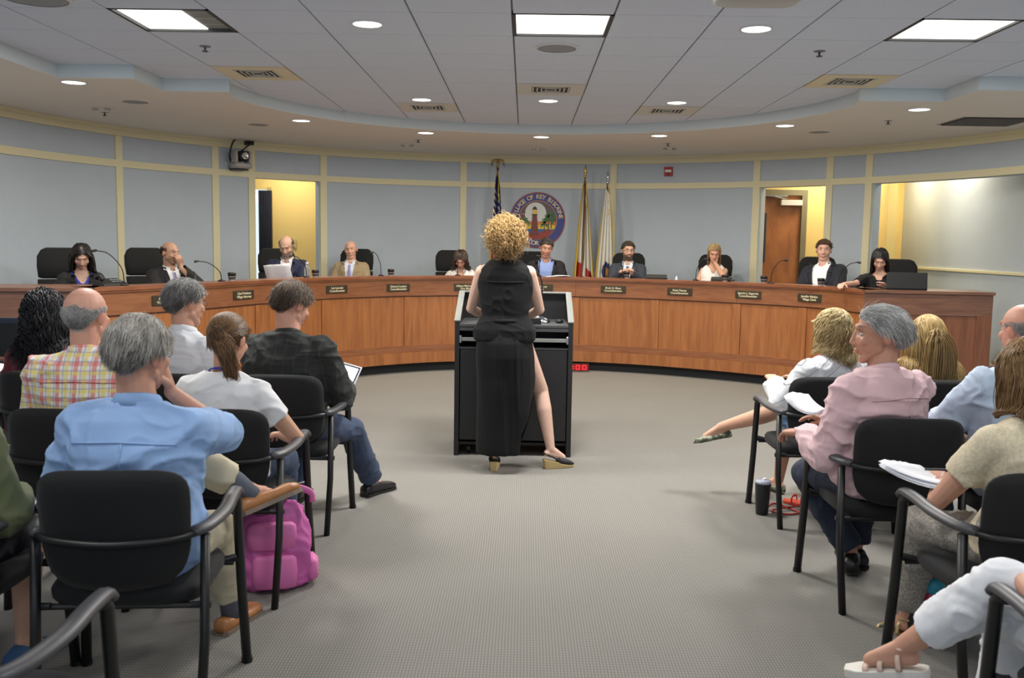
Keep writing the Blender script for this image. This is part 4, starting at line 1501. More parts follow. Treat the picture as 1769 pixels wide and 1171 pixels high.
def person(name, label, head_at, yaw=0, group=None, **o):
    """head_at: head centre in the room; yaw: heading in degrees, 0 = facing the dais"""
    S = dict(k=1.0, sit=True, seat=.47, floor=0.0, lean=4, twist=0, side_lean=0, hy=0, hp=0, hr=0, neck=0, female=False, wide=1.0, belly=0.0,
             skin=(206, 160, 132), hand_r=None, hand_l=None, hd_r=None, hd_l=None, hn_r=None, hn_l=None, pole_r=None, pole_l=None, curl_r=.5, curl_l=.5,
             feet=((.13, .40), (-.13, .40)), knee_r=None, knee_l=None, ankle_r=None, ankle_l=None, hair=None, hc=((60, 45, 35), (90, 70, 55)), brow=(60, 45, 35),
             top=dict(), bottom=dict(), shoes=dict(), vox=.006, cvox=.008, legs=True, beard=None, glasses=None, eyes=True, tors=1.0, seed=1, lids=False, headk=1.0, bump=1.0)
    S.update(o)
    k = S['k']
    root = thing(name, label, 'person', group=group)
    fem = S['female']
    seat = S['seat'] - S['floor']
    P0 = np.array((0, 0, seat + .095)) if S['sit'] else np.array((0, 0, .93 * k))
    tl = S['tors'] * k
    # world head height fixes torso length
    if head_at is not None:
        want = head_at[2] - S['floor']
        for _ in range(8):
            la = math.radians(S['lean'])
            def dirn(m): return np.array((math.sin(math.radians(S['side_lean'])), math.sin(la * m), math.cos(la * m)))
            W1 = P0 + nz(dirn(.5)) * .14 * tl
            W2 = W1 + nz(dirn(1.0)) * .19 * tl
            NB = W2 + nz(dirn(1.25)) * .20 * tl
            HCn = NB + nz(dirn(1.25 + S['neck'])) * .143 * k
            tl *= 1 + (want - HCn[2]) / (HCn[2] - P0[2]) * .9
    else:
        dirn = None
        la = math.radians(S['lean'])
        def dirn(m): return np.array((math.sin(math.radians(S['side_lean'])), math.sin(la * m), math.cos(la * m)))
        W1 = P0 + nz(dirn(.5)) * .14 * tl
        W2 = W1 + nz(dirn(1.0)) * .19 * tl
        NB = W2 + nz(dirn(1.25)) * .20 * tl
        HCn = NB + nz(dirn(1.25 + S['neck'])) * .143 * k
    ry = math.radians(yaw)
    cz, sz = math.cos(ry), math.sin(ry)
    if head_at is not None:
        root.location = (head_at[0] - (HCn[0] * cz - HCn[1] * sz), head_at[1] - (HCn[0] * sz + HCn[1] * cz), S['floor'])
    else:
        root.location = (*S['at'], S['floor'])
    root.rotation_euler = (0, 0, ry)
    Hc = HCn
    hk = k * S['headk']
    RH = rot(S['hy'], S['hp'], S['hr'])
    ud = nz(dirn(1.1))
    Rt = rot(S['twist'])
    ax = Rt @ np.array((1., 0, 0))
    ax = nz(ax - ud * ax.dot(ud))
    fw = np.cross(ud, ax)
    X = np.array((1., 0, 0))
    wd = S['wide'] * k
    hipw = (.178 if fem else .168) * wd
    shw = (.152 if fem else .178) * wd
    b = S['belly']
    axm = nz(X + ax)
    fwm = np.cross(ud, axm)
    base_rings = [(P0 + (0, -.005, -.085), X, (0, 1, 0), hipw * .72, .095 * k + b * .3),
                  (P0 + (0, -.005, -.03), X, (0, 1, 0), hipw * .98, .120 * k + b * .5),
                  (P0 + (0, 0, .04), X, (0, 1, 0), hipw, .120 * k + b * .8),
                  (W1 + np.array((0, b * .5, 0)), X, (0, 1, 0), (.128 if fem else .15) * wd, .098 * k + b),
                  (W1 * .5 + W2 * .5 + np.array((0, b * .4, 0)), axm, fwm, (.138 if fem else .16) * wd, .105 * k + b * .8),
                  (W2 + fw * (.018 if fem else .0), ax, fw, (.155 if fem else .178) * wd, (.122 if fem else .12) * k + b * .3),
                  (W2 * .6 + NB * .4, ax, fw, (.155 if fem else .180) * wd, .108 * k + b * .1),
                  (W2 * .34 + NB * .66 - fw * .008, ax, fw, (.138 if fem else .162) * wd, .092 * k),
                  (W2 * .14 + NB * .86 - fw * .010, ax, fw, .098 * wd, .070 * k),
                  (NB - fw * .008, ax, fw, .066 * wd, .056 * k)]
    def torso(g, e, i0=0, i1=10, n=26, hem=0.0):
        g.loft([(r[0], r[1], r[2], r[3] + e + (hem if i0 + q < 4 else 0), r[4] + e + (hem if i0 + q < 4 else 0), 2.3) for q, r in enumerate(base_rings[i0:i1])], n)
    # arms
    sh, el, wr_, hd, hn = {}, {}, {}, {}, {}
    for s_, sx in (('r', 1), ('l', -1)):
        sh[s_] = NB - ud * .092 * k + ax * sx * (shw - .016) - fw * .012
        t = S['hand_' + s_]
        if t is not None and len(t) == 4:      # given from the head
            t = HCn + rot(S['hy'], S['hp'], S['hr']) @ np.array(t[:3]) * k
        if t is None:
            t = (sx * .17, .30, seat + .20)
        el[s_], wr_[s_] = ik(sh[s_], t, .285 * k, .25 * k, S['pole_' + s_] if S['pole_' + s_] is not None else (sx * .5, -.35, -1))
        d = S['hd_' + s_]
        hd[s_] = nz(d if d is not None else wr_[s_] - el[s_])
        nn = S['hn_' + s_]
        hn[s_] = np.array(nn if nn is not None else (0, 0.1, 1.0))
    # legs
    hip, kn, ank = {}, {}, {}
    for s_, sx in (('r', 1), ('l', -1)):
        hip[s_] = P0 + np.array((sx * .09 * k, .0, -.02))
        a = S['ankle_' + s_]
        if a is None:
            f = S['feet'][0 if s_ == 'r' else 1]
            a = (f[0], f[1], .085)
        pl = S['knee_' + s_] if S['knee_' + s_] is not None else (sx * .12, .8, 1.0 if S['sit'] else .0)
        kn[s_], ank[s_] = ik(hip[s_], a, .43 * k, .41 * k, pl)
    # ---- body: one skin surface
    sk = np.array(lin(tuple(c * .86 + 172 * .14 for c in S['skin'])))
    g = MB()
    add_head(g, Hc, RH, hk, .9 if fem else 1.05)
    nr = (.047 if fem else .056) * k
    g.cap(NB - ud * .03 - fw * .004, Hc + RH @ np.array((0, -.018, -.05)) * hk, nr * 1.12, nr, 16)
    g.cap(NB - ud * .05 + fw * .005, Hc + RH @ np.array((0, .0, -.055)) * hk, nr * .9, nr * .85, 12)
    for s_, sx in (('r', 1), ('l', -1)):
        sh_, e_, w_ = sh[s_], el[s_], wr_[s_]
        af = .88 if fem else 1.0
        g.cap(NB - ud * .04, sh_, .045 * k, .048 * wd * af, 12)
        mid = sh_ * .5 + e_ * .5
        g.cap(sh_, mid, .051 * wd * af, .045 * wd * af, 12)
        g.cap(mid, e_, .045 * wd * af, .037 * k * af, 12)
        m2 = e_ * .65 + w_ * .35
        g.cap(e_, m2, .038 * k * af, .038 * k * af, 12)
        g.cap(m2, w_, .038 * k * af, .024 * k, 12)
        add_hand(g, w_ + hd[s_] * .012, hd[s_], hn[s_], S.get('thumb_' + s_, -sx), S['curl_' + s_], k * (.93 if fem else 1))
    torso(g, -.012, 4, 10)
    body = remesh(g, 'body', S['vox'], 2, m=M_skin)
    V, Pn, near = face_fx(getv(body), Hc, RH, hk)
    setv(body, V)
    x, y, z = Pn.T
    C = np.tile(sk[None], (len(V), 1))
    red = np.array((1.06, .84, .80))
    fr = near & (y > .02)
    def blend(mask, col, a):
        nonlocal C
        mask = np.clip(mask, 0, 1)[:, None] * a
        C = C * (1 - mask) + np.array(col) * mask
    blend(fr * np.exp(-((np.abs(x) - .045) / .02) ** 2 - ((z + .022) / .02) ** 2), sk * red, .35)
    blend(fr * np.exp(-(x / .02) ** 2 - ((z + .03) / .015) ** 2), sk * red, .5)
    blend(near * (np.abs(x) > .072) * (np.abs(z) < .04) * 1.0, sk * red, .6)
    blend(fr * (np.abs(x) < .022) * np.exp(-((z + .0605) / .0075) ** 2 * 1.4), lin(S.get('lip', (176, 100, 92))), .75 if not S['beard'] else .5)
    bz = .034 + .006 * (1 - ((np.abs(x) - .032) / .02) ** 2)
    blend(fr * (y > .055) * (np.abs(x) > .011) * (np.abs(x) < .052) * np.exp(-((z - bz) / .0036) ** 2), lin(S['brow']), .7)
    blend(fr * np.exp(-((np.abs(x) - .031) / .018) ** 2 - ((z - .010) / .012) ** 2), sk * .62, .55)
    blend(fr * (np.abs(x) < .023) * np.exp(-((z + .0605) / .0016) ** 2), sk * .35, .6)
    if S['lids']:
        blend(fr * (y > .05) * (np.abs(np.abs(x) - .031) < .015) * np.exp(-((z - .004) / .002) ** 2), sk * .2, .9)
    if S['beard']:
        col, st = S['beard']
        bm_ = near * (y > -.02) * sst(-z, .035, .055) * (1 - np.exp(-(x / .022) ** 2 - ((z + .0605) / .008) ** 2))
        bm_ = np.maximum(bm_, fr * (np.abs(x) < .03) * np.exp(-((z + .046) / .006) ** 2))
        bm_ = bm_ * (near & (z > -.125))
        blend(bm_ * 1.0, lin(col), st)
    if S['hair'] and (S['hair'].get('bald') or S['hair'].get('length', 1) < .09):
        bd = S['hair'].get('bald', 0)
        P3 = Pn.copy()
        P3[:, 2] += .006 * vnoise(Pn * 90, 3)
        hm = (near & hairline(P3, 0)) * 1.0
        if bd:
            hm = hm * sst(.045 + (1 - bd) * .06 + .25 * np.maximum(0, -y - .07) - .006 - z, 0, .035) * (1 - (y > .02) * (z > .02))
        blend(hm, np.array(lin(S['hc'][0])) * .55 + np.array(lin(S['hc'][1])) * .45, .6 if bd else .7)
    if S.get('scalp_shine'):
        pass
    setcol(body, C)
    bo = link('body', body, root)
    # bare or hidden legs are part of the body mesh as a second run
    bt = S['bottom']
    if S['legs']:
        g = MB()
        bare = bt.get('kind') in ('skirt', 'shorts', 'capri')
        for s_, sx in (('r', 1), ('l', -1)):
            a_, b_, c_ = hip[s_], kn[s_], ank[s_]
            g.cap(a_, b_, .075 * wd, .052 * k, 14)
            m2 = b_ * .68 + c_ * .32 - np.array((0, .012, 0)) * (1 if S['sit'] else 1)
            g.cap(b_, m2, .05 * k, .053 * k, 14)
            g.cap(m2, c_, .053 * k, .031 * k, 14)
            fd = nz(S.get('foot_' + s_, (sx * .15, 1, -.05)))
            c2 = c_ + np.array((0, 0, -.03))
            g.cap(c_ - fd * .025 + np.array((0, 0, -.035)), c_ + fd * .10 + np.array((0, 0, -.045)) * 1.0, .026 * k, .02 * k, 10)
            g.cap(c_, c_ + fd * .10 + np.array((0, 0, -.04)), .028 * k, .018 * k, 10)
            if bt.get('toes'):
                bb_ = nz(np.cross(fd, (0, 0, 1)))
                for q in range(5):
                    t0 = c_ + fd * .095 + bb_ * (.026 - q * .013) * sx * -1 + np.array((0, 0, -.055))
                    g.cap(t0, t0 + fd * (.055 - q * .007), .0095 if q == 0 else .0075, .008 if q == 0 else .0065, 8)
        lg = remesh(g, 'legs', .007 if bare else .02, 2, m=M_skin)
        setcol(lg, np.tile(sk[None] * 1.0, (len(lg.vertices), 1)))
        # join into the body mesh
        bm = bmesh.new()
        bm.from_mesh(body)
        bm.from_mesh(lg)
        bm.to_mesh(body)
        bm.free()
        body.polygons.foreach_set('use_smooth', [True] * len(body.polygons))
        bpy.data.meshes.remove(lg)
    # ---- eyes
    if S['eyes']:
        for sx in (-1, 1):
            zs = S.get('eyeopen', .52)
            e = MB().sph((0, 0, 0), np.array((.0125, .0115, .0115 * zs)) * hk, 14).sph((0, .0052 * hk, -.0004), np.array((.0068, .0072, .0076 * zs * 1.1)) * hk, 10, m=1)
            eo = e.build('eye', [M_eye, M_iris], root, smooth=True)
            eo.matrix_local = Matrix.Translation(Hc + RH @ np.array((sx * .031, .0670, .008)) * hk) @ Matrix(RH.tolist()).to_4x4()
    # ---- torso clothing
    tp = dict(col=(230, 230, 230), sleeve=1.0, e=.015, m=None, fold=.010, fs=7, collar=None, length=1.0, loose=.0)
    tp.update(S['top'])
    tm = tp['m'] or mat('cloth_%d_%d_%d' % tuple(tp['col']), tp['col'], .85, noise=(14, .05), bump=(220, .15, .001), sheen=.02 if sum(tp['col']) < 150 else .08, spec=.25 if sum(tp['col']) < 150 else .5)
    def sleeves(g, e, L, lo):
        for s_, sx in (('r', 1), ('l', -1)):
            sh_, e_, w_ = sh[s_], el[s_], wr_[s_]
            af = .9 if fem else 1.0
            g.cap(NB - ud * .045 * k - fw * .008, sh_ + ud * .000, .050 * k + e * .4, .050 * wd * af + e * .8, 14)
            g.sph(sh_, .053 * wd * af + e, 14)
            L1 = min(L, .5) * 2
            end = sh_ + (e_ - sh_) * L1
            r0, r1 = .052 * wd * af + e, (.045 * wd * af + e + lo if L1 < 1 else .045 * k + e + lo * .6)
            pts = [sh_, sh_ * .5 + end * .5 - np.array((0, 0, lo * .3)), end]
            g.tube(pts, [r0, (r0 + r1) / 2, r1], 16)
            if L > .5:
                L2 = (L - .5) * 2
                g.sph(e_, .044 * k + e + lo * .5, 14)
                end = e_ + (w_ - e_) * L2 + nz(w_ - e_) * .01
                pts = [e_, e_ * .5 + end * .5 - np.array((0, 0, lo * .3)), end]
                r2 = .030 * k + e * .75 if L2 > .8 else .042 * k + e + lo
                g.tube(pts, [.043 * k + e + lo * .5, .041 * k + e + lo * .5, r2], 16)
    def dress(g, e, L, lo, i0):
        torso(g, e, i0, 10, hem=tp.get('hem', .014))
        if L > 0:
            sleeves(g, e, L, lo)
    outer = tp.get('jacket')
    g = MB()
    dress(g, tp['e'] - (.006 if outer else 0), tp['sleeve'] if not outer else 0.0, tp['loose'], 0)
    if outer:
        sleeves(g, tp['e'] - .006, .3, 0)
    shirt = remesh(g, tp.get('name', 'shirt'), S['cvox'], 5, m=tm)
    if tp['fold'] and not outer:
        folds(shirt, tp['fold'], tp['fs'], S['seed'], tp.get('fz', (1, 1, 1.6)))
    # neckline cut
    F4 = np.eye(4)
    F4[:3, 0], F4[:3, 1], F4[:3, 2], F4[:3, 3] = ax, fw, ud, NB
    Fi = np.linalg.inv(F4)
    def toF(V): return V @ Fi[:3, :3].T + Fi[:3, 3]
    def cut(me, keep):
        V = toF(getv(me))
        kp = keep(V)
        bm = bmesh.new()
        bm.from_mesh(me)
        bm.verts.ensure_lookup_table()
        kill = [f for f in bm.faces if not all(kp[v.index] for v in f.verts)]
        bmesh.ops.delete(bm, geom=kill, context='FACES')
        loose = [v for v in bm.verts if not v.link_faces]
        bmesh.ops.delete(bm, geom=loose, context='VERTS')
        smooth_rim(bm)
        bm.to_mesh(me)
        bm.free()
    nk = tp.get('neck_cut', (.075, .03))      # radius, depth down the front
    if nk:
        vd = tp.get('vneck', .0)
        bk = tp.get('back_cut', .0)
        def keep(V):
            x, y, z = V.T
            r = np.sqrt((x / 1.0) ** 2 + ((y - .0) / .95) ** 2)
            km = ~((r < nk[0]) & (z > -.03 - nk[1] * (y > 0) - bk * (y < 0)))
            if vd:
                km &= ~((y > 0) & (np.abs(x) < np.clip((z + vd) / vd, 0, 1) * .07) & (z > -vd))
            return km
        cut(shirt, keep)
    so = link(tp.get('name', 'shirt'), shirt, root)
    sd = so.modifiers.new('s', 'SOLIDIFY')
    sd.thickness = .004
    sd.offset = -1
    bvh = BVHTree.FromPolygons([tuple(v) for v in getv(shirt)], [tuple(p.vertices) for p in shirt.polygons])
    def onsurf(x, z, tree, off=.004):
        o_ = F4[:3, :3] @ np.array((x, .5, z)) + NB
        h = tree.ray_cast(Vector(o_), Vector(-fw))
        if h[0] is None:
            return NB + ax * x + ud * z + fw * .1
        return np.array(h[0]) + fw * off
    def onback(x, z, tree, off=.004):
        o_ = F4[:3, :3] @ np.array((x, -.5, z)) + NB
        h = tree.ray_cast(Vector(o_), Vector(fw))
        if h[0] is None:
            return NB + ax * x + ud * z - fw * .1
        return np.array(h[0]) - fw * off
    def collar(nm, m, r, h, gap, tilt=.012, th=.006, pt=.03, e2=0):
        V, n = [], 26
        Cn = NB + ud * .0
        for i in range(n + 1):
            a = gap + (2 * PI - 2 * gap) * i / n       # 0 = front
            dx, dy = math.sin(a), math.cos(a)
            back = (1 - dy) / 2
            p0 = Cn + ax * dx * (r + .014) * 1.06 + fw * (dy * (r + .010) - .006) + ud * (-.030 + .012 * back)
            p1 = Cn + ax * dx * r + fw * (dy * r * .95 - .004 ) + ud * (-.02 + h * (.45 + .55 * back))
            p2 = Cn + ax * dx * (r + tilt + .006) + fw * (dy * (r + tilt) - .006) + ud * (-.024 + h * (.45 + .55 * back) - h * .75)
            if i in (0, n):
                p2 = p2 - ud * pt + fw * .004
            V += [p0, p1, p1 + ud * .003 + (p2 - p1) * .25, p2]
        F = [(4 * i + j, 4 * i + 4 + j, 4 * i + 5 + j, 4 * i + 1 + j) for i in range(n) for j in range(3)]
        co = MB().add(V, F).build(nm, m, root, smooth=True)
        q = co.modifiers.new('s', 'SOLIDIFY')
        q.thickness = th * .6
        q.offset = 0
        return co
    if tp['collar'] is not None:
        c_ = tp['collar']
        collar('collar', c_.get('m', tm), c_.get('r', .066 * (.9 if fem else 1) * k), c_.get('h', .045), c_.get('gap', .35), pt=c_.get('pt', .03))
    if tp.get('tie'):
        tmt = mat('tie_%d_%d_%d' % tuple(tp['tie']), tp['tie'], .5, noise=(60, .12))
        V = []
        for q in range(12):
            z = -.045 - q * .023
            w_ = (.017 if q == 0 else .012 + .0022 * q) * k
            c0_ = onsurf(0, z, bvh, .012 if q else .018)
            V += [c0_ - ax * w_, c0_ + fw * .005, c0_ + ax * w_]
        F = [(3 * i + j, 3 * i + 1 + j, 3 * i + 4 + j, 3 * i + 3 + j) for i in range(11) for j in range(2)]
        co = MB().add(V, F).build('tie', tmt, root)
        q = co.modifiers.new('s', 'SOLIDIFY'); q.thickness = .004
    if tp.get('buttons'):
        for q in range(5):
            p_ = onsurf(0, -.07 - q * .075, bvh, .003)
            MB().sph(p_, (.006, .003, .006), 8).build('button', tp.get('bm', M_white), root)
    if outer:
        jm = outer.get('m') or mat('jacket_%d_%d_%d' % tuple(outer['col']), outer['col'], .8, noise=(20, .06), bump=(260, .15, .001), sheen=.03, spec=.3)
        g = MB()
        e = tp['e'] + .010
        torso(g, e, 0, 9, hem=.012)
        sleeves(g, e, outer.get('sleeve', .97), .004)
        jk = remesh(g, 'jacket', S['cvox'], 5, m=jm)
        folds(jk, outer.get('fold', .005), 8, S['seed'] + 3, (1, 1, 1.5))
        vb, vw = outer.get('v', (.33, .075))
        opn = outer.get('open', .0)
        def keep(V):
            x, y, z = V.T
            lim = np.where(z > -vb, vw * np.clip((z + vb) / vb, 0, 1) ** .8, 0) + opn * (z < .02)
            km = ~((y > 0.01) & (np.abs(x) < lim))
            r = np.sqrt(x ** 2 + (y / .95) ** 2)
            km &= ~((r < .076 * k) & (z > -.045))
            return km
        cut(jk, keep)
        jo = link('jacket', jk, root)
        sd = jo.modifiers.new('s', 'SOLIDIFY'); sd.thickness = .006; sd.offset = -1
        bj = BVHTree.FromPolygons([tuple(v) for v in getv(jk)], [tuple(p.vertices) for p in jk.polygons])
        if outer.get('lapel', True):
            for sx in (-1, 1):
                V = []
                zz = np.linspace(-.005, -vb, 9)
                for q, z in enumerate(zz):
                    lim = vw * max(0, (z + vb) / vb) ** .8 + opn
                    wq = (.05 if q in (2, 3) else .036) * (1 - .75 * (q / 8) ** 2)
                    if q == 0: wq = .03
                    p0, p1 = onsurf(sx * (lim + .006), z, bj, .004), onsurf(sx * (lim + .006 + wq), z, bj, .008)
                    V += [p0, p1]
                F = [(2 * i, 2 * i + 1, 2 * i + 3, 2 * i + 2) for i in range(8)]
                co = MB().add(V, F).build('lapel', jm, root)
                q = co.modifiers.new('s', 'SOLIDIFY'); q.thickness = .004
            collar('jacket_collar', jm, .076 * k, .034, .9, pt=0)
    S2 = dict(NB=NB, ax=ax, fw=fw, ud=ud, Hc=Hc, RH=RH, hk=hk, el=el, wr=wr_, sh=sh, kn=kn, ank=ank, hip=hip, P0=P0, onback=onback, onsurf=onsurf, bvh=bvh, root=root, W1=W1, W2=W2, tm=tm, k=k, rings=base_rings)
    # ---- legs clothing
    if S['legs'] and bt:
        kd = bt.get('kind', 'trousers')
        bmn = bt.get('m') or mat('cloth_%d_%d_%d' % tuple(bt['col']), bt['col'], .85, noise=(14, .06), bump=(220, .15, .001))
        g = MB()
        e = bt.get('e', .012)
        g.loft([(r[0], r[1], r[2], r[3] + e, r[4] + e, 2.3) for r in base_rings[0:4]], 24)
        for s_, sx in (('r', 1), ('l', -1)):
            a_, b_, c_ = hip[s_], kn[s_], ank[s_]
            if kd in ('trousers', 'capri'):
                g.cap(a_, b_, .078 * wd + e, .056 * k + e, 16)
                ln = bt.get('len', .94)
                c2 = b_ + (c_ - b_) * ln
                m2 = b_ * .6 + c2 * .4 - np.array((0, .012, 0))
                g.cap(b_, m2, .055 * k + e, .056 * k + e, 14)
                g.tube([m2, c2], [.056 * k + e, bt.get('hem', .048) * k + e], 16)
            elif kd == 'shorts':
                c2 = a_ + (b_ - a_) * .85
                g.cap(a_, c2, .08 * wd + e, .066 * k + e, 16)
            elif kd == 'skirt':
                g.cap(a_, b_ * .85 + a_ * .15, .085 * wd + e, .072 * k + e, 16)
        if kd == 'skirt':
            a_ = (hip['r'] + hip['l']) / 2
            b_ = (kn['r'] + kn['l']) / 2 * .85 + a_ * .15
            g.cap(a_, b_, .09 + e, .08 + e, 12)
        tr = remesh(g, kd if kd != 'capri' else 'trousers', S['cvox'] * 1.1, 2, m=bmn)
        folds(tr, bt.get('fold', .006), 10, S['seed'] + 9)
        link(tr.name.split('.')[0], tr, root)
    # ---- shoes
    sc = S['shoes']
    if S['legs'] and sc:
        for s_, sx in (('r', 1), ('l', -1)):
            c_ = ank[s_]
            fd = nz(S.get('foot_' + s_, (sx * .15, 1, -.05)))
            upv = nz(S.get('fup_' + s_, (0, 0, 1)))
            upv = nz(upv - fd * upv.dot(fd))
            bb_ = np.cross(fd, upv)
            B0 = c_ - upv * .085 * 1.0
            sm = mat('shoe_%d_%d_%d' % tuple(sc['col']), sc['col'], sc.get('rough', .35), noise=(20, .08))
            som = mat('sole_%d_%d_%d' % tuple(sc.get('sole', (30, 28, 26))), sc.get('sole', (30, 28, 26)), .7)
            L = .27 * k
            prof = [(-.30, .022, .030), (-.27, .032, .055), (-.10, .036, .075 if not sc.get('low') else .05), (.10, .037, .068 if not sc.get('low') else .045), (.30, .043, .052 if not sc.get('low') else .038), (.5, .046, .042), (.62, .040, .034), (.69, .026, .026), (.71, .012, .018)]
            MB().loft([(B0 + fd * L * t + upv * (.012 + h_ / 2), bb_, upv, w_ * k, h_ / 2 + .004, 2.4) for t, w_, h_ in prof], 18).build('shoe', sm, root, smooth=True)
            sh_o = [o_ for o_ in root.children if o_.name.startswith('shoe')][-1]
            MB().loft([(B0 + upv * z, fd, bb_, 1, 1, 2) for z in ()], 4) if False else None
            V = []
            outl = [(-.30, .016), (-.27, .034), (-.1, .036), (.1, .034), (.3, .042), (.5, .047), (.63, .042), (.70, .026), (.725, .01)]
            poly = [(t, w_) for t, w_ in outl] + [(t, -w_) for t, w_ in outl[::-1]]
            n = len(poly)
            for z in (0.0, .018):
                V += [B0 + fd * L * t + bb_ * w_ * k + upv * z for t, w_ in poly]
            F = [tuple(range(n))[::-1], tuple(range(n, 2 * n))] + [(i, (i + 1) % n, n + (i + 1) % n, n + i) for i in range(n)]
            MB().add(V, F).build('sole', som, sh_o)
            if sc.get('sock'):
                skm = mat('sock_%d_%d_%d' % tuple(sc['sock']), sc['sock'], .9, bump=(300, .4, .001))
                up_ = nz(kn[s_] - c_)
                MB().tube([c_ - upv * .03, c_ + up_ * .06, c_ + up_ * sc.get('socklen', .14)], [.038, .042, .058], 14).build('sock', skm, root, smooth=True)
    # ---- hair
    if S['hair']:
        coll = [(NB - ud * .06, Hc + RH @ np.array((0, -.02, -.06)), .058 * k), (sh['r'], sh['l'], .065 * wd + tp['e'] * .6),
                (W2 * .5 + NB * .5, W1, .125 * k), (sh['r'] * .6 + W2 * .4, sh['l'] * .6 + W2 * .4, .12 * k)] if S['hair'].get('length', 0) > .1 else []
        S2['hair'] = make_hair(root, 'hair', Hc, RH, hk, S['hc'][0], S['hc'][1], S['hair'], S['seed'], coll)
    if S['glasses']:
        gm = mat('glasses_%d' % S['glasses'][0], S['glasses'], .3, metal=.4)
        g = MB()
        T = lambda p: Hc + RH @ (np.array(p, float) * hk)
        for sx in (-1, 1):
            ring = [T((sx * .031 + .021 * math.cos(a), .094 - .006 * abs(math.cos(a)), .008 + .015 * math.sin(a))) for a in np.linspace(0, 2 * PI, 17)]
            g.tube(ring, .0014 * hk, 5)
            g.tube([T((sx * .052, .09, .012)), T((sx * .078, .04, .01)), T((sx * .083, -.02, .004))], .0014 * hk, 5)
        g.tube([T((-.011, .1, .012)), T((0, .103, .014)), T((.011, .1, .012))], .0014 * hk, 5)
        g.build('glasses', gm, root)
    return S2
# ================================================================== chairs behind the desk
exs = [(-4.30, 8.62, 205, 'black high-backed chair at the far left end, behind the woman in the black blazer'),
       (-3.86, 9.72, 222, 'black high-backed chair behind the man resting his chin on his hand'),
       (-3.00, 11.25, 195, 'black high-backed chair behind the man in the navy suit'),
       (-2.27, 12.38, 182, 'black high-backed chair behind the elderly man in the tan suit'),
       (-1.0, 12.62, 182, 'black high-backed chair behind the woman with dark hair looking down'),
       (0.10, 12.75, 178, 'black high-backed chair behind the man in the open blue shirt'),
       (1.42, 12.58, 178, 'black high-backed chair behind the bearded man with glasses'),
       (2.52, 12.28, 172, 'black high-backed chair behind the woman in the white sleeveless top'),
       (3.52, 11.4, 155, 'black high-backed chair behind the man in the open white shirt and navy jacket'),
       (4.08, 10.22, 165, 'black high-backed chair at the right end, behind the woman with straight black hair')]
e0 = exec_chair()
for i, (x, y, rz, lb) in enumerate(exs):
    c = e0 if i == 0 else copy_tree(e0)
    c.location = (x, y, .2)
    c.scale = (1, 1, 1.15)
    c.rotation_euler = (0, 0, math.radians(rz))
    tag(c, lb, 'chair', EXG)

# ================================================================== the council
GP = 'council members seated behind the desk'
SHORT = dict(n=900, length=.035, lift=.15, comb=(.3, -.8, .3), rad=.0024, seg=4, grav=.15, vol=.010, noise=.15)
LONGD = dict(n=1100, length=.42, lift=.02, comb=(0, -.4, -.3), side=.6, part=0.0, rad=.0038, seg=12, grav=.9, vol=.007, wave=.002, wavef=8, lenvar=.10, noise=.05)
BD = dict(floor=.2, seat=.70, vox=.0065, cvox=.009, shoes=dict(col=(28, 26, 26)), bottom=dict(col=(36, 38, 46)))
def J(col, **k_): return dict(col=col, **k_)
WS = (228, 230, 236)
person('person', 'woman with long black hair, black blazer and blue top bowing her head at far left', (-4.02, 8.42, 1.40), 212, GP, female=True, k=.97, lean=14, hp=34, hy=-4,
       skin=(205, 160, 135), hair=dict(LONGD, length=.46), hc=((18, 15, 14), (40, 32, 30)), top=dict(col=(44, 52, 150), vneck=.1, jacket=J((32, 31, 32), v=(.26, .06))),
       hand_r=(.18, .42, .78), hand_l=(-.12, .42, .78), lids=True, eyes=False, seed=11, **BD)
person('person', 'balding man in a dark suit and lilac tie resting his chin on his hand', (-3.66, 9.6, 1.42), 226, GP, k=1.0, lean=4, hp=6, hy=20,
       skin=(196, 146, 118), hair=dict(SHORT, bald=.6, length=.010, lift=.05, rad=.0016), hc=((28, 24, 22), (50, 44, 40)), top=dict(col=WS, collar=dict(), tie=(158, 142, 182), jacket=J((40, 38, 40), v=(.34, .07))),
       hand_l=(.0, .15, -.13, 'h'), hd_l=(0.2, .0, 1), hn_l=(-.1, 1, .2), pole_l=(-.8, .6, -1), curl_l=.95, hand_r=(.20, .45, .80), beard=((70, 56, 48), .45), seed=12, **BD)
person('person', 'man with a trimmed grey beard in a navy suit leafing through papers', (-2.79, 10.9, 1.50), 186, GP, k=1.04, lean=14, hp=30, hy=-6,
       skin=(206, 160, 136), hair=dict(SHORT, bald=.55, length=.010, lift=.05, rad=.0016), hc=((52, 48, 46), (96, 90, 86)), top=dict(col=WS, collar=dict(), tie=(96, 34, 48), jacket=J((38, 42, 66), v=(.34, .065))),
       hand_r=(.05, .52, 1.0), hd_r=(-.5, .6, -.5), curl_r=.9, hand_l=(-.10, .50, .93), beard=((128, 124, 120), .6), lids=True, eyes=False, seed=13, **BD)
person('person', 'elderly bald man in a tan suit with a lavender tie, eyes closed', (-2.24, 12.0, 1.46), 181, GP, k=1.0, lean=0, hp=4, hr=4,
       skin=(210, 158, 134), hair=dict(SHORT, bald=1.0, length=.012, n=300), hc=((150, 142, 134), (190, 184, 178)), brow=(150, 130, 116), top=dict(col=(214, 220, 236), collar=dict(), tie=(136, 134, 178), jacket=J((150, 132, 104), v=(.36, .07))),
       hand_r=(.20, .36, .70), hand_l=(-.20, .36, .70), lids=True, eyes=False, seed=14, **BD)
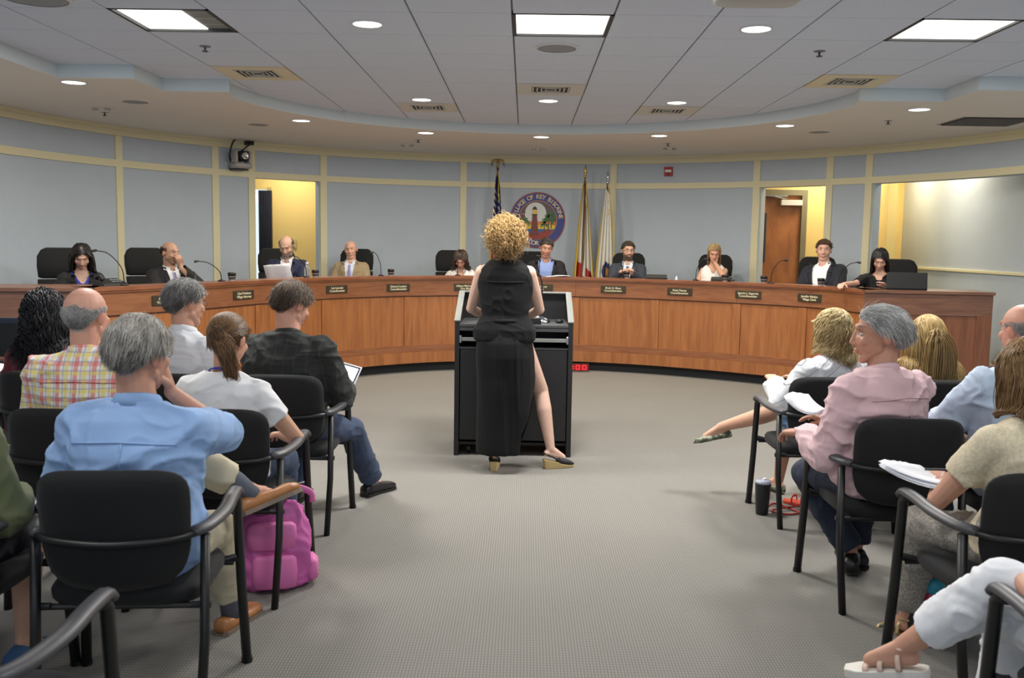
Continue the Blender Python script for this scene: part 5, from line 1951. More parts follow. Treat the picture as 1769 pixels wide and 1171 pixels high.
person('person', 'woman in a white blouse with long dark wavy hair, head bent down over the desk', (-0.84, 12.22, 1.36), 178, GP, female=True, k=1.0, lean=20, hp=42,
       skin=(204, 152, 130), hair=dict(LONGD, length=.34, wave=.012, wavef=14, rad=.005), hc=((34, 26, 24), (84, 64, 56)), top=dict(col=(232, 226, 222), vneck=.12, collar=dict(gap=.5)),
       hand_r=(.2, .45, .8), hand_l=(-.2, .45, .8), lids=True, eyes=False, seed=15, **BD)
person('person', 'man in an open-necked pale blue shirt and dark jacket under the seal', (0.28, 12.3, 1.52), 178, GP, k=1.06, lean=10, hp=16, hy=8, hr=-5,
       skin=(200, 142, 116), hair=dict(SHORT, length=.03), hc=((48, 42, 40), (92, 84, 80)), top=dict(col=(140, 160, 216), collar=dict(gap=.55), jacket=J((36, 34, 38), v=(.42, .085), open=.02)),
       hand_r=(.15, .45, .80), hand_l=(-.2, .45, .80), seed=16, eyeopen=.32, **BD)
person('person', 'bearded man with glasses, grey suit and dark tie, hands clasped', (1.34, 12.15, 1.50), 172, GP, k=1.02, lean=2, hp=3, hy=14,
       skin=(206, 156, 132), hair=dict(SHORT, length=.03, comb=(.5, -.5, .6)), hc=((56, 46, 40), (92, 78, 66)), top=dict(col=(206, 214, 230), collar=dict(), tie=(62, 68, 92), jacket=J((58, 62, 74), v=(.36, .065))),
       hand_r=(.06, .44, 1.04), hd_r=(-.8, .3, .35), hand_l=(-.06, .45, 1.03), hd_l=(.8, .3, .3), curl_r=.8, curl_l=.8, beard=((72, 56, 46), .85), glasses=(40, 36, 34), seed=17, **BD)
person('person', 'blonde woman in a white sleeveless top holding a hand to her mouth', (2.40, 11.88, 1.49), 166, GP, female=True, k=.98, lean=8, hp=24, hy=6,
       skin=(208, 152, 124), hair=dict(LONGD, length=.28, comb=(0, -1, .1), side=.25, grav=.35, tie=(0.02, -.12, -.02), vol=.006), hc=((120, 94, 60), (190, 160, 112)), top=dict(col=(234, 230, 228), sleeve=0, vneck=.11, fold=.005, neck_cut=(.085, .05)),
       hand_l=(-.02, .10, -.11, 'h'), hd_l=(.35, .05, .9), hn_l=(0, 1, .2), pole_l=(-1, .2, -1), curl_l=.4, hand_r=(.2, .40, .80), lids=True, eyes=False, seed=18, **BD)
person('person', 'clean-shaven man in an open white shirt and navy jacket leaning back, gazing left', (3.50, 11.0, 1.55), 140, GP, k=1.06, lean=-8, side_lean=5, neck=-1.0, hp=2, hy=20,
       skin=(212, 160, 138), hair=dict(SHORT, length=.03, comb=(.4, -.6, .5)), hc=((62, 44, 34), (104, 78, 60)), top=dict(col=(232, 232, 238), collar=dict(gap=.6, h=.05), vneck=.05, jacket=J((36, 38, 48), v=(.5, .085), open=.02)),
       hand_r=(.22, .36, .70), hand_l=(-.26, .36, .78), wide=1.08, belly=.02, seed=19, **BD)
person('person', 'young woman with straight black hair in a black tee writing at the right end', (3.82, 10.1, 1.465), 150, GP, female=True, k=.98, lean=14, hp=34, hy=10,
       skin=(216, 166, 142), hair=dict(LONGD, length=.30, comb=(0, -.8, .1), side=.3, part=.01), hc=((14, 13, 15), (34, 32, 36)), top=dict(col=(30, 30, 33), sleeve=.38, neck_cut=(.085, .04)),
       hand_r=(.28, .60, 1.0), hd_r=(.1, 1, -.05), hand_l=(-.12, .42, .97), curl_r=.6, lids=True, eyes=False, seed=20, **BD)

# ================================================================== the speaker
SP = person('person', 'woman with curly blonde hair in a long black sleeveless dress speaking at the lectern', (-0.13, 6.43, 1.615), 0, None, sit=False, female=True, k=1.02, lean=3, hp=2,
            skin=(214, 172, 150), hand_r=(.13, .33, 1.04), hand_l=(-.13, .33, 1.04), pole_r=(.75, -.5, -.6), pole_l=(-.75, -.5, -.6), hd_r=(-.5, 1, 0), hd_l=(.5, 1, 0), legs=True,
            ankle_r=(.335, .06, .14), ankle_l=(-.06, -.02, .15), knee_r=(.5, 1, 0), knee_l=(0, 1, 0), foot_r=(.9, .35, -.22), foot_l=(.02, 1, -.35), wide=1.13,
            hair=dict(n=3600, length=.11, lift=.8, comb=(0, -.3, -.1), rad=.0022, seg=12, grav=.24, vol=.018, noise=.8, wave=.011, wavef=20, coil=1, low=.02, lenvar=.4), hc=((112, 78, 42), (226, 192, 132)),
            top=dict(col=(19, 19, 20), sleeve=0, fold=.0035, fs=7, name='dress_bodice', neck_cut=(.058, .03), hem=.0), bottom=dict(kind='skirt', col=(19, 19, 20), len=.1), shoes=None, vox=.0055, cvox=.008, seed=31, eyes=True)
r = SP['root']
for o_ in list(r.children):
    if o_.name.startswith('skirt'): bpy.data.objects.remove(o_)
M_dress = mat('cloth_19_19_20', (19, 19, 20))
P0 = SP['P0']
g = MB()
rings = []
for z, cx_, hw_, cy_, hd_ in ((1.06, 0, .145, .0, .115), (1.0, 0, .165, 0, .125), (.90, .0, .187, -.01, .145), (.80, .006, .197, -.01, .15), (.66, .012, .198, 0, .15), (.5, .010, .195, 0, .15), (.3, .0, .190, 0, .155), (.16, -.012, .182, 0, .16), (.125, -.014, .178, 0, .16)):
    rings.append(((cx_, cy_, z), (1, 0, 0), (0, 1, 0), hw_, hd_, 2.2))
g.loft(rings, 40)
sk_ = remesh(g, 'skirt', .010, 2, m=M_dress)
folds(sk_, .008, 7, 33, (1, 1, .14))
V = getv(sk_)
bm = bmesh.new(); bm.from_mesh(sk_)
bmesh.ops.delete(bm, geom=[f for f in bm.faces if f.calc_center_median().z < .128], context='FACES')
# slit on her right side
bmesh.ops.delete(bm, geom=[f for f in bm.faces if (lambda c: c.x > .13 - (.62 - c.z) * .02 and c.z < .66 and abs(c.y + .02) < (.66 - c.z) * .28)(f.calc_center_median())], context='FACES')
smooth_rim(bm, 8)
bm.to_mesh(sk_); bm.free()
so = link('skirt', sk_, r)
q = so.modifiers.new('s', 'SOLIDIFY'); q.thickness = .004
MB().loft([((0, 0, z), (1, 0, 0), (0, 1, 0), a_, b_, 2.2) for z, a_, b_ in ((1.04, .150, .12), (1.045, .158, .126), (1.06, .156, .125), (1.065, .148, .118))], 36).build('waist_seam', M_dress, r, smooth=True)
yk = [SP['onback'](x, -.155 - .006 * math.cos(x * 9), SP['bvh'], .003) for x in np.linspace(-.13, .13, 14)]
MB().tube(yk, .0028, 5).build('yoke_seam', mat('seam_black', (14, 14, 15), .8), r)
# collar stand
MB().loft([(SP['NB'] + SP['ud'] * z - SP['fw'] * .006, SP['ax'], SP['fw'], a_, b_, 2) for z, a_, b_ in ((-.045, .075, .07), (-.02, .066, .062), (.022, .059, .056), (.024, .053, .05), (-.02, .055, .052))], 28).build('collar', M_dress, r, smooth=True)
M_cork = mat('cork', (196, 172, 120), .9, bump=(120, .5, .002))
for s_, sx, fd in (('r', 1, nz((.9, .35, 0))), ('l', -1, nz((.02, 1, 0)))):
    A = SP['ank'][s_]
    b_ = np.cross(fd, (0, 0, 1))
    base = np.array((A[0], A[1], 0))
    V = []
    outl = [(-.055, .022), (-.03, .032), (.03, .032), (.09, .04), (.14, .036), (.175, .018)]
    pr = [(t, w_) for t, w_ in outl] + [(t, -w_) for t, w_ in outl[::-1]]
    n = len(pr)
    for lv in (0, 1):
        for t, w_ in pr:
            z = 0 if lv == 0 else np.interp(t, [-.06, .0, .08, .18], [.072, .062, .028, .016])
            tt_ = t + (.012 if lv == 0 and t < 0 else 0)
            V.append(base + fd * tt_ + b_ * w_ * (.8 if lv == 0 else 1) + np.array((0, 0, z)))
    F = [tuple(range(n))[::-1], tuple(range(n, 2 * n))] + [(i, (i + 1) % n, n + (i + 1) % n, n + i) for i in range(n)]
    w_o = MB().add(V, F).build('wedge_sole', M_cork, r, bevel=.003)
    up_ = np.array((0, 0, 1.))
    toe = MB().loft([(base + fd * t + up_ * (np.interp(t, [-.06, .0, .08, .18], [.072, .062, .028, .016]) + h_ * .5), b_, up_, w2, h_ * .6, 2.4) for t, w2, h_ in ((.055, .037, .045), (.08, .041, .042), (.12, .040, .036), (.155, .032, .026), (.178, .012, .014))], 16)
    toe.build('toe_cap', mat('shoe_black', (30, 30, 34), .6), r, smooth=True)
    MB().tube(crom([base + fd * .07 + b_ * .036 + up_ * .05, base + fd * .0 + b_ * .035 + up_ * .09, base - fd * .055 + up_ * .115, base + fd * .0 - b_ * .035 + up_ * .09, base + fd * .07 - b_ * .036 + up_ * .05], 5), .006, 6, flat=.4).build('sling_strap', mat('shoe_black', (30, 30, 34), .6), r, smooth=True)

# ================================================================== the audience
GA = 'audience members in the black armchairs'
def blend_mat(name, fn):
    m = mat(name, (255, 255, 255), .85, bump=(240, .15, .001))
    nt, b = nodes_of(m)
    tc = nt.nodes.new('ShaderNodeTexCoord')
    sp_ = nt.nodes.new('ShaderNodeSeparateXYZ')
    nt.links.new(tc.outputs['Object'], sp_.inputs[0])
    nt.links.new(fn(nt, sp_, tc), b.inputs['Base Color'])
    return m
def stripes(nt, v, period, width, phase=0.0):
    fr = math_node(nt, 'FRACT', math_node(nt, 'MULTIPLY_ADD', v, 1 / period, phase + 100))
    return math_node(nt, 'LESS_THAN', fr, width)
def plaid(nt, sp_, tc):
    x, z = sp_.outputs[0], sp_.outputs[2]
    c = mix_col(nt, math_node(nt, 'MULTIPLY', stripes(nt, x, .075, .24, .1), .7), lin((238, 234, 228)), lin((226, 108, 92)))
    c = mix_col(nt, math_node(nt, 'MULTIPLY', stripes(nt, z, .075, .22, .3), .55), c, lin((224, 92, 82)))
    c = mix_col(nt, math_node(nt, 'MULTIPLY', stripes(nt, x, .075, .22, .6), .65), c, lin((234, 216, 96)))
    c = mix_col(nt, math_node(nt, 'MULTIPLY', stripes(nt, z, .075, .20, .8), .6), c, lin((236, 216, 104)))
    c = mix_col(nt, math_node(nt, 'MULTIPLY', stripes(nt, x, .0375, .16, .45), .5), c, lin((140, 142, 176)))
    return mix_col(nt, math_node(nt, 'MULTIPLY', stripes(nt, z, .0375, .16, .2), .5), c, lin((142, 140, 168)))
M_plaid = blend_mat('plaid_shirt', plaid)
def darkplaid(nt, sp_, tc):
    x, z = sp_.outputs[0], sp_.outputs[2]
    c = mix_col(nt, math_node(nt, 'MULTIPLY', stripes(nt, x, .06, .12, .1), .5), lin((36, 39, 37)), lin((58, 62, 56)))
    return mix_col(nt, math_node(nt, 'MULTIPLY', stripes(nt, z, .06, .12, .3), .4), c, lin((52, 58, 52)))
M_dplaid = blend_mat('dark_check_shirt', darkplaid)
def pinst(nt, sp_, tc):
    z = math_node(nt, 'ADD', sp_.outputs[2], math_node(nt, 'MULTIPLY', math_node(nt, 'ABSOLUTE', sp_.outputs[0]), .9))
    return mix_col(nt, math_node(nt, 'MULTIPLY', stripes(nt, z, .085, .05, .1), .8), lin((226, 228, 232)), lin((90, 94, 104)))
M_pins = blend_mat('thin_striped_white', pinst)
def noisy(a, b, sc, lo=.45, hi=.55):
    def fn(nt, sp_, tc):
        n = nt.nodes.new('ShaderNodeTexNoise'); n.inputs['Scale'].default_value = sc; n.inputs['Detail'].default_value = 3
        nt.links.new(tc.outputs['Object'], n.inputs['Vector'])
        mr = nt.nodes.new('ShaderNodeMapRange'); mr.inputs[1].default_value = lo; mr.inputs[2].default_value = hi
        nt.links.new(n.outputs['Fac'], mr.inputs[0])
        return mix_col(nt, mr.outputs[0], lin(a), lin(b))
    return fn
M_bluepr = blend_mat('blue_print_skirt', noisy((232, 238, 242), (140, 176, 214), 9))
M_camo = blend_mat('camo_flat', noisy((74, 80, 64), (140, 142, 124), 42))
M_greypr = blend_mat('grey_print_trousers', noisy((136, 131, 124), (166, 160, 150), 120, .42, .58))
M_lace = blend_mat('cream_lace', noisy((206, 192, 162), (220, 208, 180), 95, .4, .6))
M_denim = mat('denim', (58, 70, 94), .9, noise=(8, .22), bump=(300, .3, .001))
M_denimd = mat('denim_dark', (38, 44, 62), .9, noise=(8, .15), bump=(300, .3, .001))
M_linen = mat('linen_blue', (144, 174, 216), .85, noise=(5, .06), bump=(180, .25, .001))
SG = dict(n=5200, length=.045, lift=.2, comb=(.1, -.8, -.25), rad=.00115, seg=5, grav=.22, vol=.008, noise=.22, lenvar=.45)
LG = dict(n=3400, length=.40, lift=.12, comb=(0, -.9, -.1), side=.0, part=None, rad=.0021, seg=14, grav=.6, vol=.014, wave=.005, wavef=12, lenvar=.15, low=.01, noise=.14)

P_bl = person('person', 'grey-haired man in a pale blue linen shirt with crossed legs and tan loafers', (-1.280, 3.063, 1.190), 0, GA, k=1.04, lean=4, hp=4, hy=-14, hr=3, skin=(200, 140, 112),
       hair=dict(SG, length=.038, low=-.012, vol=.006, noise=.17), hc=((96, 92, 88), (206, 200, 190)), top=dict(m=M_linen, collar=dict(h=.05), sleeve=.55, loose=.012, e=.022, fold=.012), bottom=dict(col=(196, 186, 160), e=.016, len=.80), shoes=dict(col=(168, 112, 66), sole=(120, 104, 90), sock=(92, 96, 108), low=1, socklen=.16),
       hand_r=(.045, .12, -.125, 'h'), hd_r=(-.25, -.1, 1), hn_r=(.8, .3, 0), pole_r=(1.4, -.3, -1.5), curl_r=.8, hand_l=(-.2, .3, .68), ankle_l=(.24, .47, .62), knee_l=(-.5, .5, 1), foot_l=(.62, .78, .16), fup_l=(-.35, .2, .9), ankle_r=(.11, .62, .085), foot_r=(.25, 1, -.02), vox=.0045, seed=41, wide=1.08, belly=.02, glasses=(60, 60, 64), headk=1.08)
P_pt = person('person', 'woman with a brown ponytail, white tee and blue lanyard, second row', (-1.340, 4.188, 1.120), -6, GA, female=True, k=1.0, lean=10, hp=16, hy=-8, skin=(204, 150, 120), wide=1.12,
       hair=dict(n=4200, length=.12, lift=.02, comb=(0, -1, -.1), rad=.0014, seg=8, grav=.02, vol=.003, noise=.08, tie=(.035, -.112, .0), low=-.01), hc=((70, 48, 34), (136, 104, 70)), top=dict(col=(226, 226, 228), sleeve=.27, neck_cut=(.088, .04), back_cut=.045, fold=.009, e=.015), bottom=dict(m=M_denim), shoes=dict(col=(40, 40, 44)),
       hand_r=(.16, .34, .64), pole_r=(1, -.5, -.5), hand_l=(-.12, .38, .66), vox=.005, seed=42, headk=1.05)
person('person', 'heavy-set brown-haired man in a dark check jacket reading a tablet, first row', (-1.300, 5.187, 1.210), -14, GA, k=1.08, lean=9, hp=22, hy=-16, skin=(204, 146, 122), wide=1.18, belly=.04,
       hair=dict(SG, length=.04, low=-.005), hc=((66, 54, 46), (122, 102, 86)), top=dict(m=M_dplaid, collar=dict(h=.05), fold=.012, e=.024, loose=.008), bottom=dict(m=M_denim, e=.018), shoes=dict(col=(28, 26, 27)),
       hand_r=(.17, .43, .72), pole_r=(.5, -.5, -1), hand_l=(.0, .44, .74), ankle_r=(.24, .68, .085), foot_r=(.3, 1, -.02), knee_r=(.25, .6, 1), vox=.005, seed=43, headk=1.06)
person('person', 'grey-haired man with glasses in a white short-sleeved shirt, first row second from the aisle', (-1.870, 5.113, 1.220), -22, GA, k=1.0, lean=4, hp=6, hy=-14, skin=(200, 146, 120),
       hair=dict(SG, length=.035), hc=((70, 70, 70), (158, 156, 152)), top=dict(col=(218, 222, 228), collar=dict(h=.05), sleeve=.45, loose=.015, fold=.009), bottom=dict(col=(40, 46, 66)), shoes=dict(col=(40, 36, 34)), glasses=(90, 90, 96), vox=.005, seed=44, headk=1.12)
P_pl = person('person', 'bald man with a grey fringe in a red and yellow plaid shirt', (-1.920, 4.052, 1.230), 4, GA, k=1.04, lean=3, hp=2, hy=-12, skin=(214, 152, 126),
       hair=dict(SG, bald=.9, length=.012, n=2600, lift=.25, vol=.0, low=-.005), hc=((150, 150, 150), (196, 192, 186)), fuzz=((176, 172, 168), .55), fuzzbald=.9, top=dict(m=M_plaid, collar=dict(h=.05), fold=.010, e=.022, loose=.008), bottom=dict(col=(36, 40, 60)), shoes=dict(col=(60, 44, 34)), vox=.005, seed=45, wide=1.06, headk=1.06)
person('person', 'woman with long curly black hair in dark red, third seat of the first row', (-2.670, 5.135, 1.140), 8, GA, female=True, k=1.0, lean=6, hp=8, hy=10, skin=(190, 134, 108),
       hair=dict(LG, length=.36, wave=.014, wavef=24, coil=1, vol=.03, rad=.0030, n=2600), hc=((18, 17, 20), (48, 46, 52)), top=dict(col=(104, 26, 40), sleeve=.9), bottom=dict(col=(30, 30, 34)), shoes=dict(col=(30, 30, 32)), vox=.006, seed=46)
person('person', 'person in an olive green shirt at the left edge of the third row', (-1.95, 2.92, 1.20), 0, GA, k=1.04, lean=4, skin=(190, 140, 112), hair=dict(SG), hc=((40, 34, 30), (80, 68, 56)), top=dict(col=(92, 98, 66), collar=dict(), fold=.012, e=.026, loose=.01), bottom=dict(kind='shorts', col=(34, 36, 48)), shoes=dict(col=(44, 78, 116), rough=.8), vox=.006, seed=47, wide=1.12)

P_bw = person('person', 'blonde woman in a white thin-striped jacket with crossed bare legs and patterned flats', (1.810, 5.456, 1.100), 8, GA, female=True, k=1.0, lean=8, hp=4, hy=12, skin=(206, 152, 122), wide=1.05,
       hair=dict(LG, length=.21, wave=.009, wavef=16, vol=.014, rad=.0020, n=4600, noise=.2), hc=((138, 112, 72), (222, 200, 148)), top=dict(m=M_pins, sleeve=.9, collar=dict(h=.05), fold=.010, e=.022, loose=.01), bottom=dict(kind='skirt', m=M_bluepr, fold=.012), shoes=None,
       hand_r=(.0, .42, .74), hand_l=(-.2, .42, .74), ankle_r=(-.47, .58, .43), knee_r=(-.35, .8, 1.2), foot_r=(-.93, .25, -.22), ankle_l=(-.08, .55, .085), foot_l=(-.3, 1, -.02), vox=.005, seed=51)
for s_, sx, fd in (('r', 1, nz((-.93, .25, -.25))), ('l', -1, nz((-.3, 1, 0)))):
    A = P_bw['ank'][s_]
    up_ = nz(np.array((0, 0, 1.)) - fd * fd[2])
    b_ = np.cross(fd, up_)
    MB().loft([(A - up_ * (.066 - h_ * .35) + fd * t, b_, up_, w2, h_ * .6, 2.4) for t, w2, h_ in ((-.055, .014, .03), (-.04, .028, .05), (.0, .034, .036), (.06, .038, .028), (.10, .041, .036), (.15, .036, .032), (.185, .018, .02), (.195, .006, .008))], 18).build('flat_shoe', M_camo, P_bw['root'], smooth=True)
P_pk = person('person', 'grey-haired man in a pink shirt turned to the left, holding papers', (1.610, 4.215, 1.190), 10, GA, k=1.06, lean=6, side_lean=-1, hp=2, hy=66, twist=16, skin=(188, 130, 104), brow=(110, 100, 94),
       hair=dict(SG, length=.05, n=6500, comb=(.0, -.9, -.1), vol=.005, grav=.2, noise=.17, lift=.12), hc=((104, 104, 106), (232, 230, 226)), top=dict(col=(214, 180, 184), collar=dict(h=.05), fold=.012, e=.024, loose=.014), bottom=dict(m=M_denimd, e=.016), shoes=dict(col=(26, 25, 26)),
       hand_l=(-.24, .28, .70), hd_l=(-.35, .9, -.1), hn_l=(-.1, .1, 1), pole_l=(-.25, -.4, -1), curl_l=.75, hand_r=(-.02, .4, .72), ankle_l=(.05, .30, .10), knee_l=(-.5, .8, .8), foot_l=(.5, .8, 0), vox=.0038, cvox=.0075, seed=52, wide=1.12, belly=.03, headk=1.08, eyeopen=.45)
person('person', 'woman with very long straight blonde hair, first row second from the aisle', (2.330, 5.385, 1.080), 0, GA, female=True, k=1.0, lean=6, hp=6, hy=6, skin=(206, 152, 122),
       hair=dict(LG, length=.58, wave=.003, vol=.010, n=3600, noise=.08), hc=((120, 94, 56), (206, 176, 116)), top=dict(col=(196, 198, 204), sleeve=.5), bottom=dict(col=(40, 44, 60)), shoes=dict(col=(40, 40, 42)), vox=.006, seed=53)
P_lb = person('person', 'balding man in a light blue shirt at the right edge of the second row', (2.260, 4.235, 1.220), 6, GA, k=1.06, lean=6, hp=4, hy=10, skin=(206, 142, 116),
       hair=dict(SG, bald=.9, length=.012, n=2200, lift=.25, vol=.0, low=-.005), hc=((130, 128, 126), (180, 176, 170)), top=dict(col=(190, 206, 226), sleeve=.5, collar=dict(h=.045), fold=.012, e=.024, loose=.014), bottom=dict(m=M_denimd), shoes=dict(col=(36, 34, 34)), vox=.005, seed=54, wide=1.12, hand_l=(-.1, .40, .68), pole_l=(-1, -.1, -.6), belly=.03)
P_cr = person('person', 'woman in a cream lace top and grey patterned trousers holding papers, third row', (1.810, 3.318, 1.140), 8, GA, female=True, k=1.04, lean=10, hp=16, hy=8, skin=(204, 146, 118), wide=1.16,
       hair=dict(LG, length=.26, wave=.004), hc=((92, 66, 40), (160, 126, 84)), top=dict(m=M_lace, sleeve=.28, neck_cut=(.088, .04), fold=.008, e=.018), bottom=dict(m=M_greypr, e=.018, fold=.009, len=.86), shoes=None,
       hand_l=(-.13, .38, .70), hd_l=(.2, 1, -.1), pole_l=(-1, -.6, -.8), curl_l=.6, hand_r=(.08, .36, .72), ankle_l=(-.16, .52, .075), ankle_r=(.08, .68, .075), knee_l=(-.3, .8, 1), foot_l=(-.35, 1, -.12), foot_r=(.1, 1, -.12), vox=.005, seed=55)
P_wt = person('person', 'person in white trousers and strappy sandals at the bottom right corner', (1.60, 2.34, 1.18), 8, GA, female=True, k=1.04, lean=6, skin=(206, 148, 120), hair=dict(LG), hc=((40, 30, 24), (90, 70, 50)), top=dict(col=(226, 226, 230), sleeve=.4), bottom=dict(col=(226, 228, 232), e=.018, len=.72, kind='capri', fold=.008), shoes=None,
       ankle_r=(-.32, .60, .34), knee_r=(-.6, .3, 1.5), foot_r=(-.85, .6, -.22), ankle_l=(-.02, .55, .085), foot_l=(-.1, 1, -.05), vox=.006, seed=56)

def sandal(P, s_, fd, strap, sole, thick=.035, nm=''):
    A = P['ank'][s_]
    fd = nz(fd)
    up_ = nz(np.array((0, 0, 1.)) - fd * fd[2])
    b_ = np.cross(fd, up_)
    B0 = A - up_ * .066
    outl = [(-.065, .02), (-.045, .033), (.03, .034), (.10, .045), (.15, .043), (.19, .022)]
    pr = [(t, w_) for t, w_ in outl] + [(t, -w_) for t, w_ in outl[::-1]]
    n = len(pr)
    V = [B0 + fd * t + b_ * w_ - up_ * thick for t, w_ in pr] + [B0 + fd * t + b_ * w_ for t, w_ in pr]
    F = [tuple(range(n))[::-1], tuple(range(n, 2 * n))] + [(i, (i + 1) % n, n + (i + 1) % n, n + i) for i in range(n)]
    MB().add(V, F).build('sandal_sole', sole, P['root'], bevel=.004)
    for t, h_ in ((.12, .016), (.075, .030), (.02, .056)):
        MB().tube(crom([B0 + fd * t + b_ * .040, B0 + fd * t + b_ * .030 + up_ * h_ * .7, B0 + fd * (t - .005) + up_ * h_, B0 + fd * t - b_ * .030 + up_ * h_ * .7, B0 + fd * t - b_ * .040], 4), .009, 6, flat=.25, up=fd).build('sandal_strap', strap, P['root'], smooth=True)
    MB().tube([A - fd * .036 + b_ * .0 + up_ * .0 + b_ * .0, A - fd * .03 + b_ * .028, A + fd * .01 + b_ * .034, A + fd * .035, A + fd * .01 - b_ * .034, A - fd * .03 - b_ * .028, A - fd * .036], .005, 6, flat=.5).build('ankle_strap', strap, P['root'], smooth=True)
M_bronze = mat('sandal_bronze', (150, 112, 80), .35, metal=.3)
sandal(P_cr, 'l', (-.35, 1, -.12), mat('sandal_gold', (186, 164, 120), .4, metal=.3), M_bronze, .04)
sandal(P_cr, 'r', (.1, 1, -.12), mat('sandal_gold', (186, 164, 120), .4, metal=.3), M_bronze, .04)
sandal(P_wt, 'r', (-.85, .6, -.22), mat('sandal_blush', (206, 176, 160), .4), mat('sandal_white', (214, 210, 200), .6), .03)
sandal(P_wt, 'l', (-.1, 1, -.05), mat('sandal_blush', (206, 176, 160), .4), mat('sandal_white', (214, 210, 200), .6), .03)
make_tail(P_pt['root'], 'ponytail', P_pt['Hc'], P_pt['RH'], P_pt['hk'], (.035, -.112, .0), .22, (84, 58, 40), (150, 116, 80), n=520, seed=3, drift=(.05, .03, 0))
MB().sph(P_pt['Hc'] + P_pt['RH'] @ np.array((.035, -.115, .0)), .016, 10).build('hair_tie', M_black, P_pt['root'], smooth=True)
q_ = P_pt
MB().tube([q_['NB'] + q_['ax'] * .072 * math.sin(a) + q_['fw'] * (.066 * math.cos(a) - .006) + q_['ud'] * (.012 - .035 * (1 + math.cos(a)) / 2) for a in np.linspace(0, 2 * PI, 30)], .006, 6, flat=.5).build('lanyard', mat('lanyard_blue', (48, 60, 170), .6), q_['root'], smooth=True)

for Pq, w_ in ((P_bl, .17), (P_pk, .17), (P_pl, .16), (P_lb, .16)):
    pts = [Pq['onback'](x, -.125 - .05 * abs(x), Pq['bvh'], .0035) for x in np.linspace(-w_, w_, 18)]
    MB().tube(pts, .0028, 5).build('yoke_seam', Pq['tm'], Pq['root'], smooth=True)
    pts = [Pq['onback'](.006, z, Pq['bvh'], .001) for z in np.linspace(-.13, -.36, 14)]
    MB().tube(pts, .0035, 5).build('back_pleat', Pq['tm'], Pq['root'], smooth=True)

# ================================================================== things carried and set down
t = thing('tablet', 'tablet with a glowing white screen held by the man in the dark jacket', 'tablet', (-1.075, 5.42, .76))
t.rotation_euler = (math.radians(48), math.radians(14), math.radians(-6))
MB().bb(-.09, .09, -.125, .125, -.006, .0).build('case', mat('tablet_edge', (206, 208, 214), .35), t, bevel=.003)
MB().bb(-.082, .082, -.116, .116, 0, .0015).build('bezel', M_black, t)
MB().bb(-.074, .074, -.106, .106, .0015, .0022).build('screen', mat('screen_glow', (225, 235, 250), .3, emit=(215, 230, 255), estr=1.0), t)
MB().box((0, -.12, -.05), (.17, .004, .1), R=np.array(Matrix.Rotation(.3, 3, 'X'))).build('cover_flap', M_darkgrey, t)
def sheets(name, label, loc, rz, tilt, n=3, sx=.21, sy=.28, roll=0.0, curl=.03):
    t = thing(name, label, 'papers', loc)
    t.rotation_euler = (tilt, roll, rz)
    for q in range(n):
        V = []
        for j in range(7):
            for i in range(5):
                u, v = i / 4 - .5, j / 6 - .5
                V.append((u * sx + q * .012 * v, v * sy + q * .008, q * .003 + curl * (v * 2) ** 2 * .5 + .01 * math.sin(u * 5 + q)))
        F = [(j * 5 + i, j * 5 + i + 1, j * 5 + i + 6, j * 5 + i + 5) for j in range(6) for i in range(4)]
        o = MB().add(V, F).build('sheet', M_paper, t, smooth=True)
        md = o.modifiers.new('s', 'SOLIDIFY'); md.thickness = .0012
        o.rotation_euler = (0, 0, .12 * (q - 1))
    return t
sheets('paper_stack', 'white papers held out by the man in the pink shirt', (1.42, 4.55, .79), .6, .25, 3, sx=.15, sy=.21, curl=.05, roll=.0)
sheets('paper_stack', 'white papers on the lap of the woman in the cream lace top', (1.56, 3.52, .70), .55, .10, 4, roll=.12)
t = thing('pen', 'dark pen lying on the papers of the woman in cream lace', 'pen', (1.62, 3.52, .735))
MB().tube([(-.06, .03, 0), (.05, -.02, .012)], .0045, 8).build('barrel', M_black, t)
MB().tube([(.05, -.02, .012), (.065, -.027, .0136)], [.0045, .001], 8).build('tip', M_chrome, t)
t = sheets('papers', 'white sheet with a coloured chart held by the man in the navy suit', (-2.74, 10.34, 1.21), 3.1, 1.15, 1, sx=.30, sy=.2, curl=.01)
for q, (cx_, c_) in enumerate([(-.09, (60, 66, 74)), (-.045, (90, 96, 110)), (0.0, (214, 190, 70)), (.045, (70, 80, 110)), (.09, (200, 180, 90))]):
    MB().bb(cx_ - .016, cx_ + .016, -.04, -.04 + .05 + .012 * ((q * 7) % 3), .012, .016).build('chart_bar', mat('chart_%d' % q, c_, .7), t)
sheets('papers', 'loose papers on the counter before the man in the blue shirt', (0.42, 11.78, 1.172), .1, 0, 2, sx=.3, sy=.2, curl=0)
sheets('papers', 'papers under the writing hand of the young woman in black', (3.50, 9.95, 1.0), .3, 0, 2, curl=0)

